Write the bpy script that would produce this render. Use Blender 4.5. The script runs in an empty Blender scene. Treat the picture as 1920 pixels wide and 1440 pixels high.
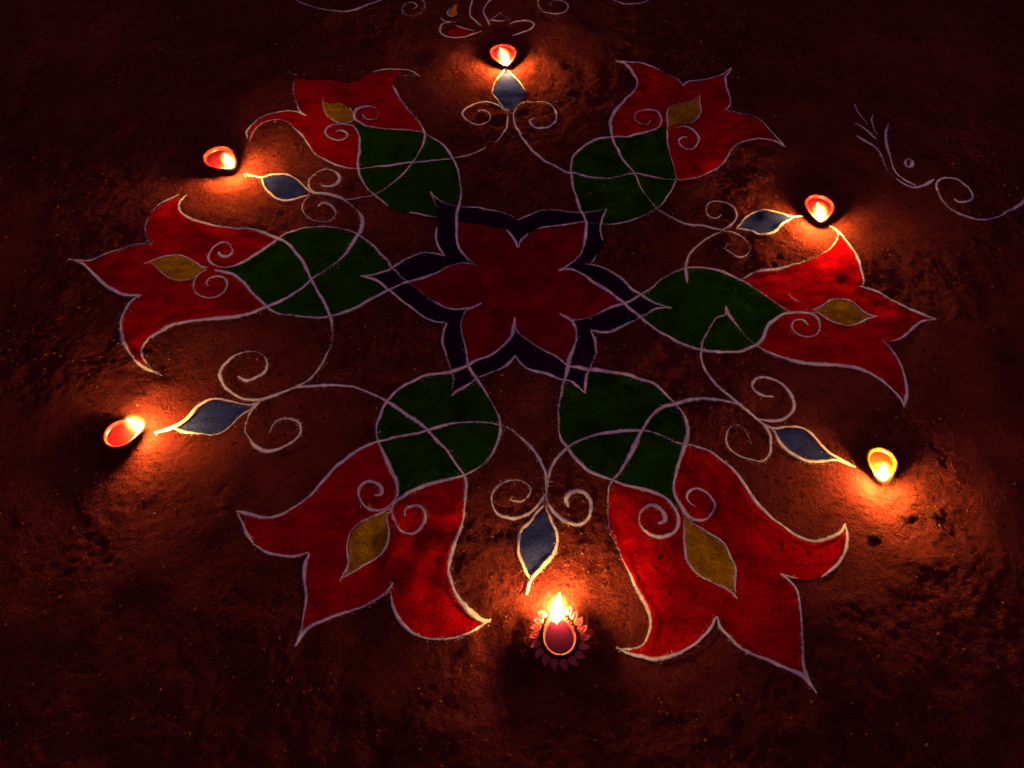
import bpy, math, random
import numpy as np
from mathutils import Vector, Matrix
from mathutils.geometry import delaunay_2d_cdt

R = math.radians
scene = bpy.context.scene
COL = scene.collection

# ------------------------------------------------------------------ camera
cam_data = bpy.data.cameras.new('camera')
cam_data.sensor_width = 36.0
cam_data.lens = 27.1875
cam_data.clip_start = 0.02
cam_data.clip_end = 500
camera = bpy.data.objects.new('camera', cam_data)
COL.objects.link(camera)
camera.location = (0.0060,-0.9075,1.1000)
camera.rotation_euler = (R(32.500), 0, 0)
scene.camera = camera

# ------------------------------------------------------------------ night sky
world = bpy.data.worlds.new('World')
scene.world = world
world.use_nodes = True
wn, wl = world.node_tree.nodes, world.node_tree.links
wn.clear()
sky = wn.new('ShaderNodeTexSky')
sky.sky_type = 'NISHITA'
sky.sun_disc = False
sky.sun_elevation = R(-1.0)
sky.sun_rotation = R(70)
tint = wn.new('ShaderNodeMix'); tint.data_type = 'RGBA'; tint.blend_type = 'MULTIPLY'
tint.inputs[0].default_value = 1.0
tint.inputs[7].default_value = SKY_TINT = (1.0, 0.40, 0.92, 1)
bg = wn.new('ShaderNodeBackground')
bg.inputs['Strength'].default_value = 0.74
wo = wn.new('ShaderNodeOutputWorld')
wl.new(sky.outputs[0], tint.inputs[6])
wl.new(tint.outputs[2], bg.inputs['Color'])
wl.new(bg.outputs[0], wo.inputs['Surface'])

scene.view_settings.view_transform = 'Standard'
scene.view_settings.look = 'None'
scene.view_settings.gamma = 1.0
scene.view_settings.exposure = 0.0
scene.cycles.use_denoising = True
scene.cycles.max_bounces = 6
scene.cycles.transparent_max_bounces = 16
scene.cycles.sample_clamp_indirect = 4.0
scene.cycles.caustics_reflective = False
scene.cycles.caustics_refractive = False

# ------------------------------------------------------------------ traced drawing, metres on the ground
STROKES = [
 (0.0056,1,1,[('star','star_outline',[(-0.0488,-0.0355),(-0.0639,-0.0464),(-0.0801,-0.0513),(-0.1041,-0.0500),(-0.1337,-0.0330),(-0.1592,-0.0108),(-0.1863,0.0144)]),('leaf4','leaf_outline',[(-0.2122,0.0426),(-0.2269,0.0635),(-0.2462,0.0888),(-0.2633,0.1091),(-0.2801,0.1241),(-0.3021,0.1380),(-0.3288,0.1463),(-0.3601,0.1491),(-0.3954,0.1435),(-0.4198,0.1352),(-0.4381,0.1214),(-0.4551,0.1009),(-0.4761,0.0767),(-0.4978,0.0583),(-0.5157,0.0478),(-0.5301,0.0452)]),('flower4','curl',[(-0.5463,0.0517),(-0.5616,0.0675),(-0.5625,0.0861),(-0.5539,0.1036),(-0.5391,0.1104),(-0.5248,0.0996),(-0.5206,0.0834),(-0.5278,0.0741),(-0.5391,0.0754),(-0.5471,0.0848)])]),
 (0.0056,1,1,[('star','star_outline',[(-0.0597,0.0543),(-0.0738,0.0596),(-0.0888,0.0596),(-0.1103,0.0504),(-0.1324,0.0348),(-0.1709,0.0195),(-0.1882,0.0131)]),('leaf4','leaf_outline',[(-0.2207,-0.0083),(-0.2453,-0.0256),(-0.2812,-0.0500),(-0.3129,-0.0645),(-0.3456,-0.0692),(-0.3941,-0.0633),(-0.4137,-0.0597),(-0.4296,-0.0500),(-0.4470,-0.0330),(-0.4621,-0.0182),(-0.4835,0.0080),(-0.5067,0.0271),(-0.5260,0.0348),(-0.5449,0.0400)])]),
 (0.0044,1,1,[('flower4','curl',[(-0.5590,0.0413),(-0.5695,0.0348),(-0.5752,0.0246),(-0.5759,0.0055),(-0.5694,-0.0108),(-0.5573,-0.0219),(-0.5352,-0.0256),(-0.5196,-0.0170),(-0.5136,0.0017),(-0.5170,0.0144),(-0.5254,0.0220),(-0.5407,0.0246),(-0.5512,0.0182),(-0.5530,0.0080),(-0.5485,0.0005)])]),
 (0.0050,1,1,[('star','star_outline',[(-0.0597,0.0543),(-0.0792,0.0728),(-0.0931,0.0955),(-0.0991,0.1200),(-0.1012,0.1477),(-0.1025,0.1832)]),('leaf5','leaf_outline',[(-0.0984,0.2137),(-0.0964,0.2464),(-0.0997,0.2767),(-0.1053,0.3108),(-0.1153,0.3426),(-0.1311,0.3750),(-0.1513,0.3998),(-0.1725,0.4149),(-0.1866,0.4233),(-0.2094,0.4267),(-0.2530,0.4318),(-0.2784,0.4369),(-0.3019,0.4437),(-0.3205,0.4575),(-0.3307,0.4679)]),('flower5','curl',[(-0.3346,0.4819),(-0.3307,0.4996),(-0.3175,0.5067),(-0.3000,0.5067),(-0.2849,0.4943),(-0.2826,0.4819),(-0.2871,0.4679),(-0.2982,0.4644),(-0.3102,0.4697),(-0.3161,0.4819)])]),
 (0.0050,1,1,[('star','star_outline',[(0.0172,0.0982),(0.0111,0.1173),(0.0030,0.1324),(-0.0053,0.1421)])]),
 (0.0034,1,1,[('leaf5','leaf_outline',[(-0.1417,0.1746),(-0.1607,0.1789),(-0.1766,0.1832),(-0.1948,0.1890)])]),
 (0.0046,1,1,[('leaf5','leaf_outline',[(-0.2380,0.2049),(-0.2566,0.2240),(-0.2709,0.2404),(-0.2866,0.2584),(-0.3003,0.2875),(-0.3094,0.3219),(-0.3120,0.3668),(-0.3149,0.4048),(-0.3232,0.4301),(-0.3342,0.4472),(-0.3485,0.4523)]),('flower5','curl',[(-0.3659,0.4541),(-0.3847,0.4489),(-0.3918,0.4335),(-0.3849,0.4149),(-0.3685,0.4015),(-0.3517,0.4015),(-0.3419,0.4149),(-0.3480,0.4284),(-0.3600,0.4335),(-0.3696,0.4284)])]),
 (0.0052,1,1,[('star','star_outline',[(0.0923,0.0400),(0.1118,0.0569),(0.1316,0.0767),(0.1423,0.1104),(0.1476,0.1338),(0.1501,0.1618)]),('leaf0','leaf_outline',[(0.1468,0.1803),(0.1397,0.2049),(0.1336,0.2344),(0.1277,0.2721),(0.1258,0.3030),(0.1293,0.3346),(0.1414,0.3603),(0.1625,0.3816),(0.1882,0.3998),(0.2167,0.4065),(0.2542,0.4098),(0.2832,0.4182),(0.3069,0.4301)]),('flower0','curl',[(0.3207,0.4420),(0.3264,0.4644),(0.3193,0.4854),(0.3015,0.4925),(0.2779,0.4872),(0.2704,0.4679),(0.2789,0.4472),(0.2935,0.4437),(0.3041,0.4592)])]),
 (0.0050,1,1,[('star','star_outline',[(0.0172,0.0982),(0.0234,0.1173),(0.0368,0.1338)])]),
 (0.0032,1,1,[('star','star_outline',[(0.0545,0.1449),(0.0732,0.1533),(0.0992,0.1590),(0.1357,0.1646)]),('leaf0','leaf_outline',[(0.1565,0.1661),(0.1875,0.1632),(0.2136,0.1661),(0.2402,0.1746),(0.2674,0.1875),(0.2913,0.2064),(0.3043,0.2196),(0.3234,0.2494),(0.3365,0.2798),(0.3383,0.3156),(0.3345,0.3506),(0.3319,0.3882),(0.3350,0.4267)])]),
 (0.0042,1,1,[('flower0','curl',[(0.3526,0.4318),(0.3704,0.4386),(0.3883,0.4267),(0.3979,0.4048),(0.3929,0.3832),(0.3799,0.3685),(0.3649,0.3734),(0.3558,0.3915),(0.3630,0.4048),(0.3745,0.4065)])]),
 (0.0056,1,1,[('star','star_outline',[(0.0923,0.0400),(0.1053,0.0452),(0.1172,0.0452),(0.1394,0.0310),(0.1580,0.0118),(0.1813,-0.0070),(0.2039,-0.0293)]),('leaf1','leaf_outline',[(0.2260,-0.0537),(0.2476,-0.0775),(0.2690,-0.0998),(0.2950,-0.1183),(0.3169,-0.1297),(0.3439,-0.1365),(0.3758,-0.1399),(0.4086,-0.1365),(0.4255,-0.1297),(0.4371,-0.1217),(0.4481,-0.1068),(0.4593,-0.0858),(0.4734,-0.0704),(0.4949,-0.0573),(0.5224,-0.0537),(0.5382,-0.0561)]),('flower1','curl',[(0.5486,-0.0657),(0.5505,-0.0834),(0.5430,-0.1010),(0.5256,-0.1079),(0.5097,-0.1033),(0.5007,-0.0917),(0.5020,-0.0799),(0.5091,-0.0728),(0.5236,-0.0716),(0.5306,-0.0834)])]),
 (0.0050,1,1,[('star','star_outline',[(0.0919,-0.0585),(0.1011,-0.0680),(0.1124,-0.0716),(0.1344,-0.0680),(0.1589,-0.0561),(0.1837,-0.0428),(0.2084,-0.0342)]),('leaf1','leaf_outline',[(0.2359,-0.0170),(0.2598,-0.0008),(0.2818,0.0233),(0.3052,0.0387),(0.3292,0.0491),(0.3544,0.0517),(0.3835,0.0465),(0.4066,0.0348),(0.4289,0.0195),(0.4503,0.0005),(0.4600,-0.0108),(0.4748,-0.0256),(0.4912,-0.0416),(0.5083,-0.0525),(0.5329,-0.0488),(0.5512,-0.0440)])]),
 (0.0034,1,1,[('flower1','curl',[(0.5103,-0.0120),(0.5152,-0.0219),(0.5275,-0.0281)])]),
 (0.0056,1,1,[('star','star_outline',[(0.0108,-0.0669),(0.0127,-0.0870),(0.0201,-0.1033),(0.0386,-0.1206),(0.0616,-0.1376),(0.0842,-0.1522),(0.1020,-0.1688)]),('leaf2','leaf_outline',[(0.1246,-0.1732),(0.1518,-0.1754),(0.1832,-0.1819),(0.2142,-0.1917),(0.2420,-0.2035),(0.2607,-0.2226),(0.2762,-0.2435),(0.2869,-0.2660),(0.2919,-0.2891),(0.2895,-0.3089),(0.2810,-0.3302),(0.2696,-0.3549),(0.2595,-0.3846),(0.2556,-0.4046),(0.2593,-0.4224),(0.2664,-0.4383)]),('flower2','curl',[(0.2735,-0.4470),(0.2889,-0.4530),(0.3016,-0.4487),(0.3132,-0.4356),(0.3171,-0.4251),(0.3121,-0.4136),(0.3036,-0.4037),(0.2892,-0.4001),(0.2775,-0.4073),(0.2746,-0.4180),(0.2802,-0.4260),(0.2871,-0.4295)])]),
 (0.0054,1,1,[('star','star_outline',[(0.0919,-0.0585),(0.1105,-0.0716),(0.1191,-0.0917),(0.1182,-0.1126),(0.1116,-0.1354),(0.1042,-0.1578)]),('leaf2','leaf_outline',[(0.0986,-0.1852),(0.0913,-0.2120),(0.0861,-0.2352),(0.0826,-0.2589),(0.0825,-0.2891),(0.0853,-0.3089),(0.0933,-0.3264),(0.1053,-0.3455),(0.1173,-0.3606),(0.1357,-0.3764),(0.1601,-0.3874),(0.1843,-0.3974),(0.2085,-0.4037),(0.2300,-0.4118),(0.2437,-0.4224)]),('flower2','curl',[(0.2542,-0.4383),(0.2567,-0.4521),(0.2516,-0.4684),(0.2419,-0.4769),(0.2254,-0.4819),(0.2099,-0.4769),(0.1989,-0.4658),(0.1969,-0.4513),(0.2030,-0.4383),(0.2183,-0.4313),(0.2301,-0.4356),(0.2370,-0.4470),(0.2335,-0.4573),(0.2251,-0.4607)])]),
 (0.0054,1,1,[('star','star_outline',[(0.0108,-0.0669),(0.0079,-0.0917),(0.0014,-0.1126),(-0.0125,-0.1320),(-0.0308,-0.1466),(-0.0582,-0.1589),(-0.0716,-0.1699)]),('leaf3','leaf_outline',[(-0.0939,-0.1809),(-0.1191,-0.1863),(-0.1415,-0.1917),(-0.1633,-0.2035),(-0.1820,-0.2173),(-0.1966,-0.2352),(-0.2056,-0.2538),(-0.2117,-0.2741),(-0.2129,-0.2991),(-0.2074,-0.3206),(-0.1980,-0.3398),(-0.1887,-0.3587),(-0.1795,-0.3782),(-0.1723,-0.3956),(-0.1711,-0.4100)]),('flower3','curl',[(-0.1765,-0.4251),(-0.1894,-0.4365),(-0.2055,-0.4383),(-0.2186,-0.4295),(-0.2285,-0.4136),(-0.2291,-0.4001),(-0.2185,-0.3901),(-0.2041,-0.3928),(-0.1949,-0.4028),(-0.1957,-0.4118),(-0.2046,-0.4136)])]),
 (0.0056,1,1,[('star','star_outline',[(-0.0488,-0.0355),(-0.0639,-0.0476),(-0.0771,-0.0561),(-0.0839,-0.0799),(-0.0810,-0.1091),(-0.0734,-0.1410),(-0.0689,-0.1677)]),('leaf3','leaf_outline',[(-0.0554,-0.1939),(-0.0368,-0.2247),(-0.0231,-0.2507),(-0.0141,-0.2741),(-0.0130,-0.2991),(-0.0188,-0.3235),(-0.0320,-0.3493),(-0.0486,-0.3662),(-0.0676,-0.3764),(-0.0898,-0.3846),(-0.1185,-0.3928),(-0.1428,-0.4028),(-0.1624,-0.4162)]),('flower3','curl',[(-0.1753,-0.4295),(-0.1757,-0.4444),(-0.1670,-0.4616),(-0.1566,-0.4718),(-0.1405,-0.4735),(-0.1292,-0.4616),(-0.1261,-0.4470),(-0.1326,-0.4330),(-0.1450,-0.4304),(-0.1553,-0.4356),(-0.1552,-0.4470)])]),
 (0.0034,1,1,[('border','border_outline',[(-0.1583,0.2464),(-0.1458,0.2314),(-0.1260,0.2166),(-0.0993,0.2093),(-0.0676,0.2064),(-0.0307,0.1962),(-0.0023,0.1832),(0.0175,0.1675)])]),
 (0.0044,1,1,[('border','border_outline',[(0.1428,0.0596),(0.1704,0.0543),(0.1914,0.0400),(0.2080,0.0246),(0.2229,0.0017),(0.2391,-0.0133),(0.2617,-0.0306),(0.2940,-0.0440)])]),
 (0.0046,1,1,[('border','border_outline',[(0.2940,-0.0440),(0.2650,-0.0464),(0.2467,-0.0573),(0.2244,-0.0716),(0.1996,-0.0858),(0.1754,-0.0952),(0.1445,-0.0928)])]),
 (0.0050,1,1,[('border','border_outline',[(0.1445,-0.0928),(0.1509,-0.1126),(0.1511,-0.1410),(0.1433,-0.1655),(0.1330,-0.1874),(0.1275,-0.2237)])]),
 (0.0050,1,1,[('border','border_outline',[(0.1275,-0.2237),(0.1096,-0.2035),(0.0919,-0.1960),(0.0650,-0.1852),(0.0379,-0.1765),(0.0216,-0.1655),(0.0116,-0.1477)])]),
 (0.0046,1,1,[('border','border_outline',[(0.0116,-0.1477),(-0.0013,-0.1655),(-0.0167,-0.1765),(-0.0393,-0.1874),(-0.0545,-0.1960),(-0.0703,-0.2089),(-0.0853,-0.2184),(-0.0947,-0.2289)])]),
 (0.0050,1,1,[('border','border_outline',[(-0.0947,-0.2289),(-0.0931,-0.2014),(-0.0997,-0.1743),(-0.1093,-0.1432),(-0.1151,-0.1183),(-0.1143,-0.0975),(-0.1084,-0.0823)])]),
 (0.0046,1,1,[('border','border_outline',[(-0.1084,-0.0823),(-0.1313,-0.0775),(-0.1558,-0.0645),(-0.1813,-0.0416),(-0.2126,-0.0120),(-0.2308,0.0068),(-0.2497,0.0207),(-0.2730,0.0271)])]),
 (0.0048,1,1,[('border','border_outline',[(-0.2730,0.0271),(-0.2363,0.0348),(-0.2128,0.0504),(-0.1894,0.0701),(-0.1651,0.0834),(-0.1430,0.0834),(-0.1205,0.0767)])]),
 (0.0026,1,1,[('border','border_outline',[(0.0175,0.1675),(0.0373,0.1803),(0.0553,0.1933),(0.0795,0.1976),(0.1109,0.1947),(0.1422,0.1918),(0.1654,0.1947),(0.1932,0.2035)])]),
 (0.0040,1,1,[('border','border_outline',[(0.1932,0.2035),(0.1810,0.1760),(0.1772,0.1477),(0.1795,0.1200)])]),
 (0.0044,1,1,[('border','border_outline',[(-0.1205,0.0767),(-0.1304,0.0928),(-0.1378,0.1200),(-0.1383,0.1477)])]),
 (0.0034,1,1,[('border','border_outline',[(-0.1411,0.2020),(-0.1583,0.2464)])]),
 (0.0030,1,1,[('border','border_outline',[(0.1671,0.0821),(0.1583,0.0688),(0.1529,0.0609)])]),
 (0.0056,1,1,[('flower4','flower_outline',[(-0.6392,0.2344),(-0.6482,0.2181),(-0.6483,0.2005),(-0.6343,0.1803),(-0.6148,0.1675),(-0.5861,0.1547),(-0.5503,0.1463),(-0.5186,0.1421),(-0.4852,0.1393),(-0.4597,0.1283),(-0.4387,0.1186)]),('leaf4','leaf_outline',[(-0.4202,0.1050),(-0.4020,0.0848),(-0.3830,0.0583),(-0.3664,0.0246),(-0.3493,-0.0070),(-0.3280,-0.0440),(-0.3149,-0.0716),(-0.3104,-0.0928)]),('drop4','curl',[(-0.3081,-0.1183),(-0.3120,-0.1466),(-0.3221,-0.1743),(-0.3362,-0.1971),(-0.3534,-0.2089),(-0.3724,-0.2195),(-0.3948,-0.2300),(-0.4135,-0.2352),(-0.4338,-0.2362),(-0.4477,-0.2331),(-0.4682,-0.2195),(-0.4841,-0.2024),(-0.4919,-0.1863),(-0.4896,-0.1710),(-0.4798,-0.1555),(-0.4670,-0.1455),(-0.4468,-0.1399),(-0.4276,-0.1444),(-0.4172,-0.1567),(-0.4136,-0.1721),(-0.4179,-0.1841),(-0.4298,-0.1939),(-0.4433,-0.1992),(-0.4603,-0.1906)])]),
 (0.0046,1,1,[('flower4','flower_outline',[(-0.6554,0.2359),(-0.6668,0.2255),(-0.6872,0.2093),(-0.6979,0.1846)])]),
 (0.0042,1,1,[('flower4','flower_outline',[(-0.6986,0.1746),(-0.6980,0.1477),(-0.6924,0.1255),(-0.6774,0.1023)])]),
 (0.0048,1,1,[('flower4','flower_outline',[(-0.6781,0.1050),(-0.6943,0.1050),(-0.7135,0.1009),(-0.7363,0.0915),(-0.7628,0.0781),(-0.7844,0.0661),(-0.8040,0.0648),(-0.8249,0.0675)])]),
 (0.0052,1,1,[('flower4','flower_outline',[(-0.8249,0.0675),(-0.8005,0.0596),(-0.7703,0.0348),(-0.7440,0.0118),(-0.7195,-0.0058),(-0.6925,-0.0158),(-0.6689,-0.0170)])]),
 (0.0074,1,1,[('flower4','flower_outline',[(-0.6692,-0.0158),(-0.6822,-0.0293),(-0.6872,-0.0500),(-0.6871,-0.0787),(-0.6792,-0.1045),(-0.6606,-0.1354),(-0.6433,-0.1555)])]),
 (0.0060,1,1,[('flower4','flower_outline',[(-0.6446,-0.1578),(-0.6171,-0.1754),(-0.5859,-0.1917)])]),
 (0.0068,1,1,[('flower4','flower_outline',[(-0.6110,-0.1743),(-0.6271,-0.1578),(-0.6363,-0.1365),(-0.6303,-0.1160),(-0.6138,-0.0998),(-0.5936,-0.0858),(-0.5624,-0.0775),(-0.5252,-0.0740),(-0.4879,-0.0704),(-0.4610,-0.0621),(-0.4365,-0.0488)]),('leaf4','leaf_outline',[(-0.4172,-0.0379),(-0.3958,-0.0207),(-0.3788,-0.0045),(-0.3625,0.0182),(-0.3388,0.0400),(-0.3145,0.0688),(-0.3006,0.0968),(-0.2931,0.1214)]),('drop5','curl',[(-0.2851,0.1421),(-0.2843,0.1646),(-0.2904,0.1832),(-0.3040,0.2020),(-0.3193,0.2166),(-0.3343,0.2270),(-0.3587,0.2359),(-0.3793,0.2389),(-0.3904,0.2419),(-0.4017,0.2615),(-0.4006,0.2844),(-0.3892,0.3046),(-0.3706,0.3124),(-0.3507,0.3015),(-0.3422,0.2844),(-0.3447,0.2691),(-0.3564,0.2599),(-0.3725,0.2599),(-0.3804,0.2706)])]),
 (0.0032,1,1,[('flower4','bud_outline',[(-0.6817,0.0556),(-0.6690,0.0609),(-0.6506,0.0714),(-0.6271,0.0781),(-0.6058,0.0728),(-0.5871,0.0609),(-0.5729,0.0504),(-0.5582,0.0465)])]),
 (0.0032,1,1,[('flower4','bud_outline',[(-0.6817,0.0556),(-0.6647,0.0556),(-0.6480,0.0400),(-0.6258,0.0220),(-0.6044,0.0144),(-0.5883,0.0169),(-0.5792,0.0246)])]),
 (0.0046,1,1,[('flower5','flower_outline',[(-0.2592,0.5761),(-0.2475,0.5483),(-0.2308,0.5139),(-0.2136,0.4854),(-0.1945,0.4592),(-0.1825,0.4318)]),('leaf5','leaf_outline',[(-0.1786,0.4048),(-0.1824,0.3750),(-0.1954,0.3362),(-0.2114,0.2999),(-0.2299,0.2736),(-0.2495,0.2509),(-0.2674,0.2374)]),('drop5','curl',[(-0.2860,0.2314),(-0.3118,0.2255),(-0.3329,0.2240)])]),
 (0.0044,1,1,[('flower5','flower_outline',[(-0.5453,0.3965),(-0.5433,0.4165),(-0.5379,0.4369),(-0.5267,0.4575),(-0.5075,0.4662),(-0.4817,0.4627),(-0.4590,0.4420),(-0.4398,0.4199),(-0.4234,0.3915),(-0.4021,0.3587),(-0.3737,0.3362),(-0.3512,0.3235),(-0.3270,0.3124)]),('leaf5','leaf_outline',[(-0.2995,0.3108),(-0.2672,0.3156),(-0.2348,0.3203),(-0.2025,0.3282),(-0.1677,0.3330),(-0.1209,0.3442)]),('drop0','curl',[(-0.0935,0.3522),(-0.0662,0.3668),(-0.0487,0.3799)])]),
 (0.0036,1,1,[('drop0','curl',[(-0.0287,0.3948),(-0.0143,0.4216),(-0.0054,0.4472),(-0.0032,0.4767),(-0.0056,0.4996)])]),
 (0.0044,1,1,[('flower5','flower_outline',[(-0.5514,0.4048),(-0.5556,0.4216),(-0.5483,0.4506),(-0.5351,0.4732),(-0.5121,0.4872),(-0.4869,0.4960),(-0.4611,0.4943),(-0.4411,0.4837)])]),
 (0.0040,1,1,[('flower5','flower_outline',[(-0.5000,0.6253),(-0.4877,0.6157),(-0.4775,0.6119)])]),
 (0.0040,1,1,[('flower5','flower_outline',[(-0.4813,0.5892),(-0.4756,0.5520),(-0.4649,0.5193),(-0.4530,0.4943),(-0.4397,0.4819)])]),
 (0.0026,1,1,[('flower5','flower_outline',[(-0.3076,0.6215),(-0.2843,0.6311),(-0.2544,0.6350),(-0.2237,0.6292),(-0.2019,0.6100)])]),
 (0.0026,1,1,[('flower5','flower_outline',[(-0.2488,0.6100),(-0.2286,0.6138),(-0.2019,0.6100)])]),
 (0.0024,1,1,[('flower5','bud_outline',[(-0.4112,0.5374),(-0.4071,0.5157),(-0.3992,0.4907),(-0.3841,0.4714),(-0.3651,0.4575),(-0.3468,0.4575),(-0.3344,0.4697),(-0.3388,0.4890),(-0.3489,0.5067)])]),
 (0.0054,1,1,[('flower0','flower_outline',[(0.2436,0.6701),(0.2647,0.6583),(0.2784,0.6330),(0.2869,0.6043),(0.2817,0.5723),(0.2678,0.5483),(0.2520,0.5265),(0.2321,0.4943),(0.2197,0.4662),(0.2156,0.4386)]),('leaf0','leaf_outline',[(0.2167,0.4065),(0.2254,0.3701),(0.2380,0.3330),(0.2562,0.3015),(0.2633,0.2706),(0.2771,0.2344),(0.2913,0.2064)]),('drop1','curl',[(0.3110,0.1846),(0.3327,0.1646),(0.3535,0.1562),(0.3800,0.1533),(0.3974,0.1449),(0.4130,0.1393)])]),
 (0.0040,1,1,[('flower0','flower_outline',[(0.2436,0.6701),(0.2749,0.6642),(0.3053,0.6623),(0.3339,0.6427),(0.3617,0.6196),(0.3800,0.6005),(0.3874,0.5817)])]),
 (0.0040,1,1,[('flower0','flower_outline',[(0.3874,0.5817),(0.4023,0.5967),(0.4345,0.6043),(0.4661,0.6157),(0.4897,0.6292),(0.5048,0.6408)])]),
 (0.0044,1,1,[('flower0','flower_outline',[(0.5048,0.6408),(0.4887,0.6138),(0.4845,0.5854),(0.4837,0.5483),(0.4829,0.5121),(0.4695,0.4925)])]),
 (0.0042,1,1,[('flower0','flower_outline',[(0.4657,0.4907),(0.4973,0.4854),(0.5233,0.4749),(0.5433,0.4575),(0.5533,0.4301),(0.5635,0.4048),(0.5747,0.3750)])]),
 (0.0050,1,1,[('flower0','flower_outline',[(0.5734,0.3799),(0.5610,0.3915),(0.5454,0.3981),(0.5235,0.4015),(0.4907,0.3931),(0.4647,0.3701),(0.4423,0.3314),(0.4207,0.3108),(0.3906,0.2890),(0.3624,0.2798),(0.3377,0.2813)]),('leaf0','leaf_outline',[(0.3092,0.2875),(0.2828,0.2952),(0.2584,0.3015),(0.2285,0.2937),(0.2008,0.2859),(0.1739,0.2875),(0.1471,0.2937),(0.1214,0.3015)]),('drop0','curl',[(0.0990,0.3156),(0.0743,0.3346),(0.0527,0.3619),(0.0341,0.3948),(0.0197,0.4318),(0.0106,0.4662),(0.0119,0.4996),(0.0236,0.5211),(0.0436,0.5319),(0.0705,0.5301),(0.0935,0.5121),(0.1030,0.4819),(0.0976,0.4558),(0.0801,0.4420),(0.0597,0.4437),(0.0461,0.4575),(0.0440,0.4697),(0.0591,0.4767)])]),
 (0.0032,1,1,[('flower0','bud_outline',[(0.4221,0.5465),(0.4071,0.5301),(0.3865,0.5247),(0.3620,0.5157),(0.3447,0.4960),(0.3381,0.4662),(0.3367,0.4318)])]),
 (0.0024,1,1,[('flower0','bud_outline',[(0.4202,0.5410),(0.4153,0.5121),(0.4155,0.4872),(0.4035,0.4662),(0.3855,0.4506)])]),
 (0.0050,1,1,[('flower1','flower_outline',[(0.6209,0.1547),(0.6311,0.1449),(0.6298,0.1255),(0.6174,0.1063),(0.6006,0.0901),(0.5786,0.0767),(0.5508,0.0635),(0.5328,0.0583),(0.5134,0.0504),(0.4876,0.0452),(0.4569,0.0400)])]),
 (0.0032,1,1,[('flower1','flower_outline',[(0.4569,0.0400),(0.4346,0.0246)])]),
 (0.0036,1,1,[('leaf1','leaf_outline',[(0.3907,-0.0452),(0.3867,-0.0597),(0.3723,-0.0669),(0.3550,-0.0893),(0.3423,-0.1137)]),('drop2','curl',[(0.3346,-0.1365),(0.3329,-0.1633),(0.3415,-0.1874),(0.3541,-0.2131),(0.3767,-0.2414),(0.3965,-0.2609),(0.4089,-0.2761),(0.4184,-0.2911),(0.4236,-0.3059),(0.4210,-0.3254),(0.4136,-0.3426),(0.4010,-0.3521),(0.3845,-0.3493),(0.3648,-0.3398),(0.3525,-0.3254),(0.3513,-0.3108),(0.3559,-0.2971),(0.3626,-0.2872),(0.3711,-0.2832),(0.3793,-0.2862),(0.3855,-0.2961),(0.3896,-0.3079),(0.3911,-0.3196)])]),
 (0.0044,1,1,[('flower1','flower_outline',[(0.6266,0.1477),(0.6344,0.1366),(0.6450,0.1118),(0.6529,0.0807),(0.6553,0.0491),(0.6544,0.0207),(0.6487,0.0055)])]),
 (0.0048,1,1,[('flower1','flower_outline',[(0.6425,0.0043),(0.6647,-0.0008),(0.6830,-0.0133),(0.7023,-0.0318),(0.7208,-0.0452),(0.7410,-0.0585),(0.7613,-0.0704)])]),
 (0.0050,1,1,[('flower1','flower_outline',[(0.7613,-0.0704),(0.7365,-0.0740),(0.7190,-0.0858),(0.7000,-0.1033),(0.6829,-0.1149),(0.6646,-0.1206)])]),
 (0.0054,1,1,[('flower1','flower_outline',[(0.6524,-0.1171),(0.6603,-0.1297),(0.6664,-0.1488),(0.6714,-0.1743),(0.6704,-0.2014),(0.6667,-0.2247),(0.6538,-0.2528)])]),
 (0.0058,1,1,[('flower1','flower_outline',[(0.6538,-0.2528),(0.6520,-0.2362),(0.6419,-0.2173),(0.6265,-0.1971),(0.6060,-0.1809),(0.5781,-0.1721),(0.5453,-0.1677),(0.5110,-0.1655),(0.4920,-0.1600),(0.4707,-0.1511),(0.4495,-0.1410),(0.4331,-0.1286)]),('leaf1','leaf_outline',[(0.4231,-0.1160),(0.4106,-0.0952),(0.3973,-0.0716),(0.3910,-0.0500),(0.3915,-0.0403)])]),
 (0.0034,1,1,[('flower1','bud_outline',[(0.5459,-0.0513),(0.5633,-0.0416),(0.5804,-0.0293),(0.5957,-0.0256),(0.6141,-0.0293),(0.6257,-0.0416),(0.6385,-0.0561),(0.6564,-0.0645)])]),
 (0.0034,1,1,[('flower1','bud_outline',[(0.6564,-0.0645),(0.6381,-0.0692),(0.6213,-0.0799),(0.6010,-0.0858),(0.5829,-0.0823),(0.5684,-0.0704),(0.5551,-0.0573),(0.5415,-0.0537)])]),
 (0.0056,1,1,[('drop2','curl',[(0.3954,-0.2569),(0.3760,-0.2456),(0.3521,-0.2393),(0.3304,-0.2362),(0.3129,-0.2341),(0.2928,-0.2383)]),('leaf2','leaf_outline',[(0.2734,-0.2456),(0.2530,-0.2538),(0.2337,-0.2711),(0.2205,-0.2911),(0.2103,-0.3089),(0.1979,-0.3331),(0.1830,-0.3596),(0.1716,-0.3782)]),('flower2','flower_outline',[(0.1634,-0.3874),(0.1556,-0.4037),(0.1526,-0.4251),(0.1511,-0.4470),(0.1529,-0.4684),(0.1611,-0.4886),(0.1687,-0.5133),(0.1772,-0.5342),(0.1868,-0.5579),(0.1965,-0.5788),(0.2015,-0.5977),(0.2010,-0.6111),(0.1970,-0.6215),(0.1876,-0.6346),(0.1722,-0.6418),(0.1501,-0.6403)])]),
 (0.0054,1,1,[('flower2','flower_outline',[(0.1502,-0.6389),(0.1679,-0.6482),(0.1860,-0.6518),(0.2004,-0.6553),(0.2190,-0.6525),(0.2419,-0.6454),(0.2576,-0.6375),(0.2742,-0.6237),(0.2863,-0.6119),(0.2951,-0.5977)])]),
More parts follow.
